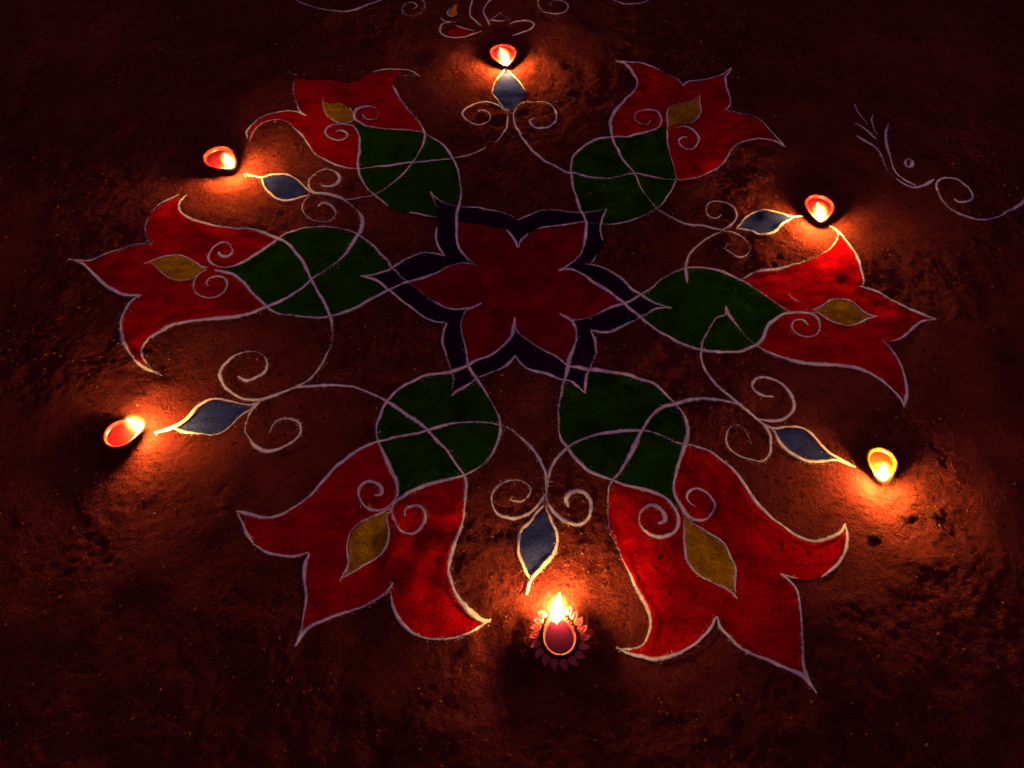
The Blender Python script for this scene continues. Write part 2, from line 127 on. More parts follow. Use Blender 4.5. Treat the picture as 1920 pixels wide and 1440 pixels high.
 (0.0050,1,1,[('flower2','flower_outline',[(0.2951,-0.5977),(0.2984,-0.6111),(0.3089,-0.6258),(0.3213,-0.6418),(0.3404,-0.6511),(0.3609,-0.6596),(0.3811,-0.6687),(0.3977,-0.6771),(0.4051,-0.6867),(0.4129,-0.7010)])]),
 (0.0050,1,1,[('flower2','flower_outline',[(0.4098,-0.6956),(0.4052,-0.6826),(0.4034,-0.6701),(0.4040,-0.6525),(0.4072,-0.6331),(0.4109,-0.6111),(0.4138,-0.5849),(0.4143,-0.5595),(0.4061,-0.5462),(0.3954,-0.5366)])]),
 (0.0040,1,1,[('flower2','flower_outline',[(0.3956,-0.5358),(0.4071,-0.5406),(0.4197,-0.5438)])]),
 (0.0044,1,1,[('flower2','flower_outline',[(0.4546,-0.5398),(0.4724,-0.5295),(0.4892,-0.5141),(0.5020,-0.4961),(0.5071,-0.4811),(0.5104,-0.4564)])]),
 (0.0054,1,1,[('flower2','flower_outline',[(0.5100,-0.4582),(0.4990,-0.4709),(0.4809,-0.4802),(0.4615,-0.4852),(0.4426,-0.4802),(0.4269,-0.4709),(0.4097,-0.4556),(0.3926,-0.4383),(0.3775,-0.4162),(0.3675,-0.3919),(0.3545,-0.3680),(0.3379,-0.3493),(0.3213,-0.3350),(0.3010,-0.3273),(0.2851,-0.3244)]),('leaf2','leaf_outline',[(0.2675,-0.3206),(0.2473,-0.3089),(0.2266,-0.3000),(0.2051,-0.2981),(0.1792,-0.2981),(0.1530,-0.3010),(0.1267,-0.3089),(0.1046,-0.3206),(0.0914,-0.3302)]),('drop3','curl',[(0.0764,-0.3483),(0.0656,-0.3708),(0.0609,-0.3910),(0.0588,-0.4118),(0.0617,-0.4251),(0.0695,-0.4383),(0.0805,-0.4504),(0.0947,-0.4590),(0.1076,-0.4599),(0.1193,-0.4513),(0.1259,-0.4339),(0.1251,-0.4180),(0.1174,-0.4073),(0.1052,-0.4037),(0.0943,-0.4091),(0.0890,-0.4180),(0.0926,-0.4313)])]),
 (0.0034,1,1,[('flower2','bud_outline',[(0.2644,-0.4418),(0.2765,-0.4556),(0.2950,-0.4684),(0.3112,-0.4785),(0.3233,-0.4936),(0.3288,-0.5100),(0.3332,-0.5270),(0.3287,-0.5462),(0.3253,-0.5680)])]),
 (0.0034,1,1,[('flower2','bud_outline',[(0.2656,-0.4452),(0.2645,-0.4684),(0.2615,-0.4936),(0.2622,-0.5141),(0.2711,-0.5303),(0.2851,-0.5422),(0.3033,-0.5509),(0.3166,-0.5595),(0.3284,-0.5726)])]),
 (0.0056,1,1,[('drop4','curl',[(-0.3661,-0.2142),(-0.3513,-0.2110),(-0.3263,-0.2099),(-0.2931,-0.2099),(-0.2658,-0.2131),(-0.2425,-0.2216),(-0.2182,-0.2331)]),('leaf3','leaf_outline',[(-0.1995,-0.2435),(-0.1770,-0.2589),(-0.1510,-0.2792),(-0.1299,-0.2971),(-0.1142,-0.3167),(-0.0961,-0.3360),(-0.0816,-0.3587),(-0.0719,-0.3736)]),('flower3','flower_outline',[(-0.0665,-0.3846),(-0.0651,-0.4028),(-0.0660,-0.4251),(-0.0676,-0.4513),(-0.0740,-0.4752),(-0.0811,-0.4961),(-0.0864,-0.5198),(-0.0829,-0.5462),(-0.0744,-0.5672),(-0.0584,-0.5864),(-0.0369,-0.6015),(-0.0241,-0.6030)])]),
 (0.0050,1,1,[('flower3','flower_outline',[(-0.4138,-0.4383),(-0.3919,-0.4426),(-0.3732,-0.4470),(-0.3507,-0.4461),(-0.3318,-0.4374),(-0.3136,-0.4224),(-0.2959,-0.4019),(-0.2808,-0.3773),(-0.2603,-0.3521),(-0.2370,-0.3331),(-0.2127,-0.3196)]),('leaf3','leaf_outline',[(-0.1917,-0.3138),(-0.1732,-0.3089),(-0.1410,-0.3000),(-0.1240,-0.2951),(-0.0984,-0.2862),(-0.0681,-0.2812),(-0.0375,-0.2812),(-0.0140,-0.2862)]),('drop3','curl',[(0.0060,-0.2961),(0.0250,-0.3138),(0.0444,-0.3369),(0.0549,-0.3624),(0.0602,-0.3865),(0.0579,-0.4118)])]),
 (0.0054,1,1,[('flower3','flower_outline',[(-0.4130,-0.4383),(-0.4007,-0.4564),(-0.3919,-0.4735),(-0.3794,-0.4894)])]),
 (0.0040,1,1,[('flower3','flower_outline',[(-0.3794,-0.4894),(-0.3612,-0.5027),(-0.3407,-0.5076),(-0.3167,-0.5100),(-0.2940,-0.5035)])]),
 (0.0046,1,1,[('flower3','flower_outline',[(-0.2937,-0.5051),(-0.2968,-0.5222),(-0.2955,-0.5422),(-0.2885,-0.5696),(-0.2875,-0.5925),(-0.2892,-0.6170),(-0.2952,-0.6418)])]),
 (0.0054,1,1,[('flower3','flower_outline',[(-0.2942,-0.6382),(-0.2865,-0.6200),(-0.2757,-0.6119),(-0.2575,-0.6022),(-0.2359,-0.5940),(-0.2140,-0.5864),(-0.1908,-0.5749),(-0.1729,-0.5618),(-0.1670,-0.5493)])]),
 (0.0042,1,1,[('flower3','flower_outline',[(-0.1676,-0.5509),(-0.1672,-0.5657),(-0.1634,-0.5834),(-0.1554,-0.5985),(-0.1438,-0.6119),(-0.1281,-0.6229),(-0.1017,-0.6288),(-0.0758,-0.6273),(-0.0537,-0.6200),(-0.0352,-0.6089),(-0.0233,-0.6007)])]),
 (0.0028,1,1,[('flower3','bud_outline',[(-0.1796,-0.4365),(-0.1999,-0.4461),(-0.2199,-0.4564),(-0.2330,-0.4692),(-0.2374,-0.4869),(-0.2361,-0.5059),(-0.2334,-0.5222),(-0.2431,-0.5462)])]),
 (0.0028,1,1,[('flower3','bud_outline',[(-0.1803,-0.4383),(-0.1832,-0.4513),(-0.1774,-0.4726),(-0.1788,-0.4936),(-0.1893,-0.5084),(-0.2056,-0.5190),(-0.2223,-0.5311),(-0.2440,-0.5454)])]),
 (0.0046,1,1,[('drop0','drop_outline',[(-0.0073,0.6505),(-0.0217,0.6176),(-0.0345,0.5873),(-0.0389,0.5594)])]),
 (0.0046,1,1,[('drop0','drop_outline',[(-0.0073,0.6505),(0.0085,0.6196),(0.0240,0.5948),(0.0357,0.5668)])]),
 (0.0024,1,1,[('drop0','drop_outline',[(-0.0389,0.5594),(-0.0269,0.5374),(-0.0114,0.5103),(0.0014,0.4978)])]),
 (0.0034,1,1,[('drop0','curl',[(-0.0079,0.4996),(-0.0267,0.5193),(-0.0444,0.5301),(-0.0701,0.5265),(-0.0939,0.5032),(-0.1015,0.4854),(-0.0927,0.4644),(-0.0774,0.4506),(-0.0569,0.4523),(-0.0412,0.4732),(-0.0461,0.4907),(-0.0613,0.4996),(-0.0692,0.4907)])]),
 (0.0042,1,1,[('drop1','drop_outline',[(0.4383,0.1435),(0.4568,0.1689),(0.4776,0.1875),(0.4985,0.1933),(0.5233,0.1861),(0.5481,0.1789),(0.5765,0.1803)])]),
 (0.0050,1,1,[('drop1','drop_outline',[(0.5535,0.1746),(0.5331,0.1604),(0.5166,0.1435),(0.4987,0.1296),(0.4794,0.1310),(0.4634,0.1393),(0.4386,0.1449)])]),
 (0.0042,1,1,[('drop1','curl',[(0.4112,0.1407),(0.4298,0.1547),(0.4434,0.1760),(0.4415,0.1976),(0.4303,0.2137),(0.4081,0.2210),(0.3919,0.2108),(0.3870,0.1904),(0.3934,0.1760),(0.4068,0.1746),(0.4153,0.1832)])]),
 (0.0042,1,1,[('drop1','curl',[(0.4118,0.1380),(0.4366,0.1324),(0.4516,0.1173),(0.4574,0.0968),(0.4483,0.0781),(0.4323,0.0728),(0.4189,0.0834),(0.4108,0.0968),(0.4204,0.1063)])]),
 (0.0046,1,1,[('drop1','curl',[(0.4085,0.1366),(0.3842,0.1241),(0.3615,0.1063),(0.3451,0.0888),(0.3329,0.0635),(0.3296,0.0439),(0.3280,0.0144)])]),
 (0.0040,1,1,[('drop2','drop_outline',[(0.4171,-0.2842),(0.4296,-0.2921),(0.4534,-0.2901),(0.4749,-0.2911),(0.4880,-0.2991),(0.4994,-0.3186),(0.5123,-0.3379),(0.5267,-0.3493),(0.5471,-0.3634)])]),
 (0.0056,1,1,[('drop2','drop_outline',[(0.4193,-0.2862),(0.4297,-0.2961),(0.4360,-0.3138),(0.4457,-0.3302),(0.4600,-0.3445),(0.4794,-0.3530),(0.5005,-0.3530),(0.5179,-0.3512),(0.5333,-0.3577),(0.5471,-0.3634)])]),
 (0.0050,1,1,[('drop2','curl',[(0.4085,-0.2731),(0.4253,-0.2771),(0.4427,-0.2771),(0.4570,-0.2711),(0.4690,-0.2589),(0.4753,-0.2404),(0.4716,-0.2226),(0.4621,-0.2067),(0.4460,-0.1960),(0.4285,-0.1928),(0.4135,-0.2014),(0.4105,-0.2142),(0.4185,-0.2247),(0.4292,-0.2300),(0.4426,-0.2300)])]),
 (0.0042,1,1,[('drop3','drop_outline',[(0.0535,-0.4277),(0.0360,-0.4504),(0.0229,-0.4641),(0.0164,-0.4785),(0.0155,-0.4994),(0.0194,-0.5157),(0.0263,-0.5319),(0.0316,-0.5414)])]),
 (0.0056,1,1,[('drop3','drop_outline',[(0.0561,-0.4207),(0.0598,-0.4365),(0.0666,-0.4556),(0.0733,-0.4726),(0.0719,-0.4919),(0.0659,-0.5092),(0.0530,-0.5238),(0.0411,-0.5342),(0.0331,-0.5469),(0.0275,-0.5657)])]),
 (0.0052,1,1,[('drop3','curl',[(0.0571,-0.4100),(0.0469,-0.4269),(0.0321,-0.4400),(0.0158,-0.4478),(-0.0004,-0.4470),(-0.0167,-0.4383),(-0.0251,-0.4233),(-0.0228,-0.4073),(-0.0130,-0.3937),(0.0036,-0.3855),(0.0227,-0.3892),(0.0350,-0.4001),(0.0324,-0.4118),(0.0224,-0.4216),(0.0101,-0.4216),(0.0019,-0.4180),(0.0060,-0.4127)])]),
 (0.0048,1,1,[('drop4','drop_outline',[(-0.5732,-0.3010),(-0.5532,-0.2941),(-0.5373,-0.2842),(-0.5242,-0.2691),(-0.5150,-0.2507),(-0.5024,-0.2393),(-0.4873,-0.2352),(-0.4643,-0.2393),(-0.4409,-0.2456),(-0.4232,-0.2456),(-0.4116,-0.2362)])]),
 (0.0048,1,1,[('drop4','drop_outline',[(-0.5448,-0.2931),(-0.5172,-0.3000),(-0.4950,-0.3030),(-0.4799,-0.3050),(-0.4638,-0.2991),(-0.4511,-0.2842),(-0.4397,-0.2660),(-0.4262,-0.2538),(-0.4135,-0.2404)])]),
 (0.0056,1,1,[('drop4','curl',[(-0.4170,-0.2456),(-0.4269,-0.2640),(-0.4284,-0.2891),(-0.4205,-0.3089),(-0.4046,-0.3254),(-0.3843,-0.3341),(-0.3614,-0.3283),(-0.3445,-0.3157),(-0.3357,-0.2991),(-0.3427,-0.2812),(-0.3569,-0.2741),(-0.3742,-0.2751),(-0.3846,-0.2862),(-0.3875,-0.3000)])]),
 (0.0040,1,1,[('drop5','drop_outline',[(-0.5370,0.2968),(-0.5199,0.2921),(-0.5006,0.2875),(-0.4822,0.2937),(-0.4550,0.2937),(-0.4293,0.2813),(-0.4098,0.2584),(-0.3934,0.2404)])]),
 (0.0042,1,1,[('drop5','drop_outline',[(-0.5028,0.2875),(-0.4921,0.2630),(-0.4754,0.2404),(-0.4549,0.2255),(-0.4332,0.2225),(-0.4161,0.2284),(-0.3960,0.2359)])]),
 (0.0046,1,1,[('drop5','curl',[(-0.3955,0.2329),(-0.4049,0.2166),(-0.4051,0.1962),(-0.3963,0.1789),(-0.3810,0.1661),(-0.3617,0.1618),(-0.3447,0.1661),(-0.3383,0.1818),(-0.3446,0.1991),(-0.3553,0.2093),(-0.3682,0.2108),(-0.3744,0.2020)])]),
 (0.0050,1,1,[('plume','plume_stroke',[(0.7571,0.5229),(0.7570,0.5032),(0.7604,0.4784),(0.7680,0.4489)])]),
 (0.0056,1,1,[('plume','plume_stroke',[(0.7407,0.4541),(0.7538,0.4420),(0.7658,0.4216),(0.7752,0.4048)])]),
 (0.0050,1,1,[('plume','plume_stroke',[(0.7898,0.4854),(0.7812,0.4697),(0.7786,0.4454),(0.7797,0.4182)])]),
 (0.0064,1,1,[('plume','plume_stroke',[(0.7344,0.4132),(0.7476,0.3981),(0.7644,0.3799),(0.7718,0.3522),(0.7732,0.3235),(0.7766,0.3030),(0.7897,0.2829),(0.8039,0.2675),(0.8176,0.2630),(0.8376,0.2691),(0.8615,0.2844)])]),
 (0.0050,1,1,[('plume','plume_stroke',[(0.8169,0.4610),(0.8045,0.4352),(0.7944,0.3965),(0.7903,0.3636),(0.7889,0.3330),(0.7929,0.3030),(0.8077,0.2813),(0.8215,0.2691)])]),
 (0.0056,1,1,[('plume','scroll',[(0.8585,0.2524),(0.8637,0.2736),(0.8808,0.2875),(0.9048,0.2844),(0.9178,0.2675),(0.9261,0.2464),(0.9178,0.2270),(0.9028,0.2196),(0.8895,0.2210),(0.8848,0.2299)])]),
 (0.0066,1,1,[('plume','scroll',[(0.8637,0.2736),(0.8596,0.2524),(0.8618,0.2240),(0.8734,0.1962),(0.8921,0.1789),(0.9170,0.1689),(0.9453,0.1760),(0.9794,0.1933),(1.0217,0.2210),(1.0596,0.2524),(1.0858,0.2798),(1.0966,0.3030),(1.0915,0.3187)])]),
 (0.0056,0,0,[('plume','dot',[(0.8340,0.3410),(0.8280,0.3474),(0.8192,0.3394),(0.8162,0.3282),(0.8221,0.3219),(0.8309,0.3298),(0.8340,0.3410)])]),
 (0.0050,1,1,[('lampdraw','scroll',[(-0.5221,0.9028),(-0.4930,0.8826),(-0.4610,0.8670),(-0.4272,0.8559),(-0.3951,0.8581),(-0.3644,0.8736),(-0.3404,0.8938),(-0.3135,0.9142),(-0.2883,0.9441)])]),
 (0.0050,1,1,[('lampdraw','scroll',[(-0.2344,0.8736),(-0.2274,0.8848),(-0.2361,0.8983),(-0.2530,0.8961),(-0.2621,0.8781),(-0.2566,0.8581),(-0.2392,0.8493),(-0.2204,0.8581),(-0.2074,0.8781),(-0.2101,0.9006),(-0.2242,0.9165),(-0.2479,0.9348)])]),
 (0.0040,1,1,[('lampdraw','bowl_outline',[(-0.1665,0.8406),(-0.1542,0.8253),(-0.1323,0.8232),(-0.1120,0.8297)])]),
 (0.0046,1,1,[('lampdraw','bowl_outline',[(-0.1413,0.8232),(-0.1625,0.8124),(-0.1653,0.7910),(-0.1554,0.7699),(-0.1323,0.7595),(-0.1072,0.7615),(-0.0823,0.7720),(-0.0661,0.7825)])]),
 (0.0036,1,1,[('lampdraw','bowl_outline',[(-0.1279,0.8081),(-0.1083,0.7953),(-0.0826,0.7825)])]),
 (0.0034,1,1,[('lampdraw','flame_outline',[(-0.1276,0.9028),(-0.1425,0.8826),(-0.1505,0.8581),(-0.1397,0.8471),(-0.1259,0.8581)])]),
 (0.0046,1,1,[('lampdraw','scroll',[(-0.0865,0.9348),(-0.0957,0.8848),(-0.0946,0.8493),(-0.0811,0.8232),(-0.0665,0.8017)])]),
 (0.0046,1,1,[('lampdraw','scroll',[(-0.0336,0.9302),(-0.0579,0.8893),(-0.0626,0.8603),(-0.0530,0.8275),(-0.0488,0.8059)])]),
 (0.0046,1,1,[('lampdraw','leaf_loop',[(-0.0003,0.8102),(0.0189,0.8232),(0.0407,0.8275),(0.0584,0.8145),(0.0518,0.7953),(0.0314,0.7804),(0.0060,0.7678)])]),
 (0.0036,1,1,[('lampdraw','bloom',[(-0.0453,0.8275),(-0.0326,0.8427),(-0.0237,0.8581),(-0.0133,0.8427),(0.0022,0.8318),(-0.0196,0.8232),(-0.0453,0.8275)])]),
 (0.0050,1,1,[('lampdraw','scroll',[(0.1051,0.8826),(0.0989,0.8938),(0.1110,0.9074),(0.1306,0.9051),(0.1431,0.8893),(0.1356,0.8625),(0.1159,0.8537),(0.0902,0.8603),(0.0725,0.8826),(0.0704,0.9119),(0.0802,0.9371)])]),
 (0.0050,1,1,[('lampdraw','scroll',[(0.2176,0.9348),(0.2389,0.9165),(0.2616,0.9028),(0.2896,0.8916),(0.3198,0.8938),(0.3437,0.9119),(0.3605,0.9348)])]),
]
FILLS = [
 ('leaf4','','green',[(-0.1863,0.0144),(-0.2122,0.0426),(-0.2269,0.0635),(-0.2462,0.0888),(-0.2633,0.1091),(-0.2801,0.1241),(-0.3021,0.1380),(-0.3288,0.1463),(-0.3601,0.1491),(-0.3954,0.1435),(-0.4198,0.1352),(-0.4381,0.1214),(-0.4551,0.1009),(-0.4761,0.0767),(-0.4978,0.0583),(-0.5204,0.0465),(-0.5310,0.0400),(-0.5065,0.0258),(-0.4835,0.0080),(-0.4621,-0.0182),(-0.4470,-0.0330),(-0.4296,-0.0500),(-0.4137,-0.0597),(-0.3941,-0.0633),(-0.3456,-0.0692),(-0.3129,-0.0645),(-0.2812,-0.0500),(-0.2453,-0.0256),(-0.2207,-0.0083),(-0.1882,0.0131)]),
 ('leaf5','','green',[(-0.1025,0.1832),(-0.0984,0.2137),(-0.0964,0.2464),(-0.0997,0.2767),(-0.1053,0.3108),(-0.1153,0.3426),(-0.1311,0.3750),(-0.1513,0.3998),(-0.1725,0.4149),(-0.1866,0.4233),(-0.2094,0.4267),(-0.2530,0.4318),(-0.2784,0.4369),(-0.3019,0.4437),(-0.3205,0.4575),(-0.3298,0.4592),(-0.3232,0.4301),(-0.3149,0.4048),(-0.3120,0.3668),(-0.3094,0.3219),(-0.3003,0.2875),(-0.2866,0.2584),(-0.2709,0.2404),(-0.2566,0.2240),(-0.2380,0.2049),(-0.2193,0.1947),(-0.1947,0.1875),(-0.1607,0.1789),(-0.1239,0.1703)]),
 ('leaf0','','green',[(0.1501,0.1618),(0.1468,0.1803),(0.1397,0.2049),(0.1336,0.2344),(0.1277,0.2721),(0.1258,0.3030),(0.1293,0.3346),(0.1414,0.3603),(0.1625,0.3816),(0.1882,0.3998),(0.2167,0.4065),(0.2542,0.4098),(0.2832,0.4182),(0.3069,0.4301),(0.3296,0.4403),(0.3350,0.4267),(0.3319,0.3882),(0.3345,0.3506),(0.3383,0.3156),(0.3365,0.2798),(0.3234,0.2494),(0.3043,0.2196),(0.2913,0.2064),(0.2674,0.1875),(0.2402,0.1746),(0.2136,0.1661),(0.1875,0.1632)]),
 ('leaf1','','green',[(0.2065,-0.0330),(0.2359,-0.0170),(0.2598,-0.0008),(0.2818,0.0233),(0.3052,0.0387),(0.3292,0.0491),(0.3544,0.0517),(0.3835,0.0465),(0.4066,0.0348),(0.4289,0.0195),(0.4503,0.0005),(0.4600,-0.0108),(0.4748,-0.0256),(0.4912,-0.0416),(0.5052,-0.0537),(0.4874,-0.0621),(0.4734,-0.0704),(0.4593,-0.0858),(0.4481,-0.1068),(0.4371,-0.1217),(0.4255,-0.1297),(0.4086,-0.1365),(0.3758,-0.1399),(0.3439,-0.1365),(0.3169,-0.1297),(0.2950,-0.1183),(0.2690,-0.0998),(0.2476,-0.0775),(0.2260,-0.0537)]),
 ('leaf2','','green',[(0.1020,-0.1688),(0.1246,-0.1732),(0.1518,-0.1754),(0.1832,-0.1819),(0.2142,-0.1917),(0.2420,-0.2035),(0.2607,-0.2226),(0.2762,-0.2435),(0.2869,-0.2660),(0.2919,-0.2891),(0.2895,-0.3089),(0.2810,-0.3302),(0.2696,-0.3549),(0.2595,-0.3846),(0.2556,-0.4046),(0.2560,-0.4295),(0.2437,-0.4224),(0.2300,-0.4118),(0.2085,-0.4037),(0.1843,-0.3974),(0.1601,-0.3874),(0.1357,-0.3764),(0.1173,-0.3606),(0.1053,-0.3455),(0.0933,-0.3264),(0.0853,-0.3089),(0.0825,-0.2891),(0.0826,-0.2589),(0.0861,-0.2352),(0.0913,-0.2120),(0.0986,-0.1852)]),
 ('leaf3','','green',[(-0.0716,-0.1699),(-0.0939,-0.1809),(-0.1191,-0.1863),(-0.1415,-0.1917),(-0.1633,-0.2035),(-0.1820,-0.2173),(-0.1966,-0.2352),(-0.2056,-0.2538),(-0.2117,-0.2741),(-0.2129,-0.2991),(-0.2074,-0.3206),(-0.1980,-0.3398),(-0.1887,-0.3587),(-0.1795,-0.3782),(-0.1723,-0.3956),(-0.1706,-0.4171),(-0.1624,-0.4162),(-0.1428,-0.4028),(-0.1185,-0.3928),(-0.0898,-0.3846),(-0.0676,-0.3764),(-0.0486,-0.3662),(-0.0320,-0.3493),(-0.0188,-0.3235),(-0.0130,-0.2991),(-0.0141,-0.2741),(-0.0231,-0.2507),(-0.0368,-0.2247),(-0.0554,-0.1939)]),
 ('star','','red_star',[(0.0172,0.0982),(0.0081,0.1255),(-0.0053,0.1421),(-0.0301,0.1519),(-0.0540,0.1604),(-0.1008,0.1646),(-0.0991,0.1200),(-0.0940,0.0928),(-0.0792,0.0728),(-0.0597,0.0543),(-0.0888,0.0596),(-0.1103,0.0504),(-0.1325,0.0361),(-0.1709,0.0182),(-0.1863,0.0144),(-0.1592,-0.0108),(-0.1337,-0.0330),(-0.1041,-0.0500),(-0.0801,-0.0513),(-0.0517,-0.0379),(-0.0771,-0.0561),(-0.0839,-0.0799),(-0.0810,-0.1091),(-0.0725,-0.1410),(-0.0698,-0.1688),(-0.0582,-0.1589),(-0.0308,-0.1466),(-0.0125,-0.1320),(0.0014,-0.1126),(0.0079,-0.0917),(0.0108,-0.0680),(0.0127,-0.0893),(0.0201,-0.1033),(0.0386,-0.1206),(0.0616,-0.1376),(0.0842,-0.1522),(0.1028,-0.1699),(0.1116,-0.1354),(0.1182,-0.1126),(0.1191,-0.0917),(0.1105,-0.0716),(0.0947,-0.0621),(0.1124,-0.0716),(0.1344,-0.0680),(0.1589,-0.0561),(0.1837,-0.0428),(0.2065,-0.0330),(0.1813,-0.0070),(0.1580,0.0118),(0.1394,0.0310),(0.1172,0.0452),(0.0953,0.0413),(0.1108,0.0569),(0.1316,0.0767),(0.1423,0.1104),(0.1466,0.1338),(0.1492,0.1646),(0.0992,0.1590),(0.0732,0.1533),(0.0545,0.1449),(0.0368,0.1338),(0.0234,0.1173)]),
 ('border','','purple',[(-0.1583,0.2464),(-0.1458,0.2314),(-0.1260,0.2166),(-0.0993,0.2093),(-0.0676,0.2064),(-0.0307,0.1962),(-0.0023,0.1832),(0.0175,0.1675),(0.0373,0.1803),(0.0553,0.1933),(0.0795,0.1976),(0.1109,0.1947),(0.1422,0.1918),(0.1654,0.1947),(0.1932,0.2035),(0.1810,0.1760),(0.1772,0.1477),(0.1795,0.1200),(0.1726,0.0901),(0.1581,0.0661),(0.1428,0.0596),(0.1704,0.0543),(0.1914,0.0400),(0.2080,0.0246),(0.2229,0.0017),(0.2391,-0.0133),(0.2617,-0.0306),(0.2940,-0.0440),(0.2650,-0.0464),(0.2467,-0.0573),(0.2244,-0.0716),(0.1996,-0.0858),(0.1754,-0.0952),(0.1445,-0.0928),(0.1509,-0.1126),(0.1511,-0.1410),(0.1433,-0.1655),(0.1330,-0.1874),(0.1275,-0.2237),(0.1096,-0.2035),(0.0919,-0.1960),(0.0650,-0.1852),(0.0379,-0.1765),(0.0216,-0.1655),(0.0116,-0.1477),(-0.0013,-0.1655),(-0.0167,-0.1765),(-0.0393,-0.1874),(-0.0545,-0.1960),(-0.0703,-0.2089),(-0.0853,-0.2184),(-0.0947,-0.2289),(-0.0931,-0.2014),(-0.0997,-0.1743),(-0.1093,-0.1432),(-0.1151,-0.1183),(-0.1143,-0.0975),(-0.1084,-0.0823),(-0.1313,-0.0775),(-0.1558,-0.0645),(-0.1813,-0.0416),(-0.2126,-0.0120),(-0.2308,0.0068),(-0.2497,0.0207),(-0.2730,0.0271),(-0.2363,0.0348),(-0.2128,0.0504),(-0.1894,0.0701),(-0.1651,0.0834),(-0.1430,0.0834),(-0.1205,0.0767),(-0.1304,0.0928),(-0.1378,0.1200),(-0.1383,0.1477),(-0.1385,0.1732),(-0.1411,0.2020)]),
 ('flower4','','red',[(-0.6555,0.2314),(-0.6665,0.2240),(-0.6869,0.2078),(-0.6983,0.1818),(-0.6980,0.1477),(-0.6924,0.1255),(-0.6801,0.1050),(-0.7132,0.0996),(-0.7359,0.0901),(-0.7624,0.0767),(-0.7840,0.0648),(-0.8086,0.0635),(-0.7703,0.0348),(-0.7440,0.0118),(-0.7195,-0.0058),(-0.6925,-0.0158),(-0.6709,-0.0170),(-0.6822,-0.0293),(-0.6872,-0.0500),(-0.6871,-0.0787),(-0.6792,-0.1045),(-0.6606,-0.1354),(-0.6433,-0.1555),(-0.6174,-0.1743),(-0.6271,-0.1578),(-0.6363,-0.1365),(-0.6303,-0.1160),(-0.6138,-0.0998),(-0.5936,-0.0858),(-0.5624,-0.0775),(-0.5252,-0.0740),(-0.4879,-0.0704),(-0.4610,-0.0621),(-0.4346,-0.0488),(-0.4503,-0.0306),(-0.4621,-0.0182),(-0.4835,0.0080),(-0.5067,0.0271),(-0.5260,0.0348),(-0.5454,0.0426),(-0.5157,0.0478),(-0.4978,0.0583),(-0.4761,0.0767),(-0.4551,0.1009),(-0.4389,0.1200),(-0.4597,0.1283),(-0.4852,0.1393),(-0.5186,0.1421),(-0.5503,0.1463),(-0.5861,0.1547),(-0.6148,0.1675),(-0.6343,0.1803),(-0.6483,0.2005)]),
 ('flower4','bud','yellow',[(-0.6710,0.0609),(-0.6550,0.0688),(-0.6318,0.0767),(-0.6111,0.0741),(-0.5946,0.0675),(-0.5777,0.0543),(-0.5621,0.0465),(-0.5734,0.0387),(-0.5801,0.0246),(-0.5912,0.0169),(-0.6076,0.0156),(-0.6294,0.0246),(-0.6483,0.0413),(-0.6617,0.0556)]),
 ('flower5','','red',[(-0.4800,0.6043),(-0.4372,0.5986),(-0.4015,0.6005),(-0.3525,0.5911),(-0.3135,0.6196),(-0.2845,0.6330),(-0.2508,0.6350),(-0.2450,0.6234),(-0.2556,0.6043),(-0.2592,0.5761),(-0.2475,0.5483),(-0.2308,0.5139),(-0.2136,0.4854),(-0.1945,0.4592),(-0.1821,0.4250),(-0.2094,0.4267),(-0.2530,0.4318),(-0.2784,0.4369),(-0.3019,0.4437),(-0.3264,0.4592),(-0.3317,0.4454),(-0.3232,0.4301),(-0.3149,0.4048),(-0.3120,0.3668),(-0.3086,0.3140),(-0.3270,0.3124),(-0.3512,0.3235),(-0.3737,0.3362),(-0.4021,0.3587),(-0.4234,0.3915),(-0.4398,0.4199),(-0.4590,0.4420),(-0.4817,0.4627),(-0.5075,0.4662),(-0.5267,0.4575),(-0.5379,0.4369),(-0.5451,0.4015),(-0.5524,0.4165),(-0.5483,0.4506),(-0.5351,0.4732),(-0.5121,0.4872),(-0.4869,0.4960),(-0.4611,0.4943),(-0.4422,0.4837),(-0.4530,0.4943),(-0.4649,0.5193),(-0.4756,0.5520),(-0.4813,0.5892)]),
 ('flower5','bud','yellow',[(-0.4079,0.5301),(-0.3912,0.5193),(-0.3739,0.5211),(-0.3554,0.5121),(-0.3417,0.4943),(-0.3348,0.4732),(-0.3470,0.4592),(-0.3665,0.4592),(-0.3854,0.4732),(-0.3992,0.4907),(-0.4067,0.5121)]),
 ('flower0','','red',[(0.2624,0.6603),(0.3051,0.6603),(0.3339,0.6427),(0.3617,0.6196),(0.3800,0.6005),(0.3874,0.5817),(0.4023,0.5967),(0.4345,0.6043),(0.4661,0.6157),(0.4922,0.6292),(0.4845,0.5854),(0.4837,0.5483),(0.4829,0.5121),(0.4718,0.4925),(0.4973,0.4854),(0.5233,0.4749),(0.5433,0.4575),(0.5533,0.4301),(0.5644,0.3915),(0.5454,0.3981),(0.5235,0.4015),(0.4907,0.3931),(0.4647,0.3701),(0.4423,0.3314),(0.4207,0.3108),(0.3906,0.2890),(0.3624,0.2798),(0.3366,0.2813),(0.3383,0.3156),(0.3345,0.3506),(0.3319,0.3882),(0.3355,0.4318),(0.3250,0.4403),(0.3069,0.4301),(0.2832,0.4182),(0.2542,0.4098),(0.2166,0.4048),(0.2156,0.4386),(0.2197,0.4662),(0.2321,0.4943),(0.2520,0.5265),(0.2678,0.5483),(0.2817,0.5723),(0.2869,0.6043),(0.2784,0.6330)]),
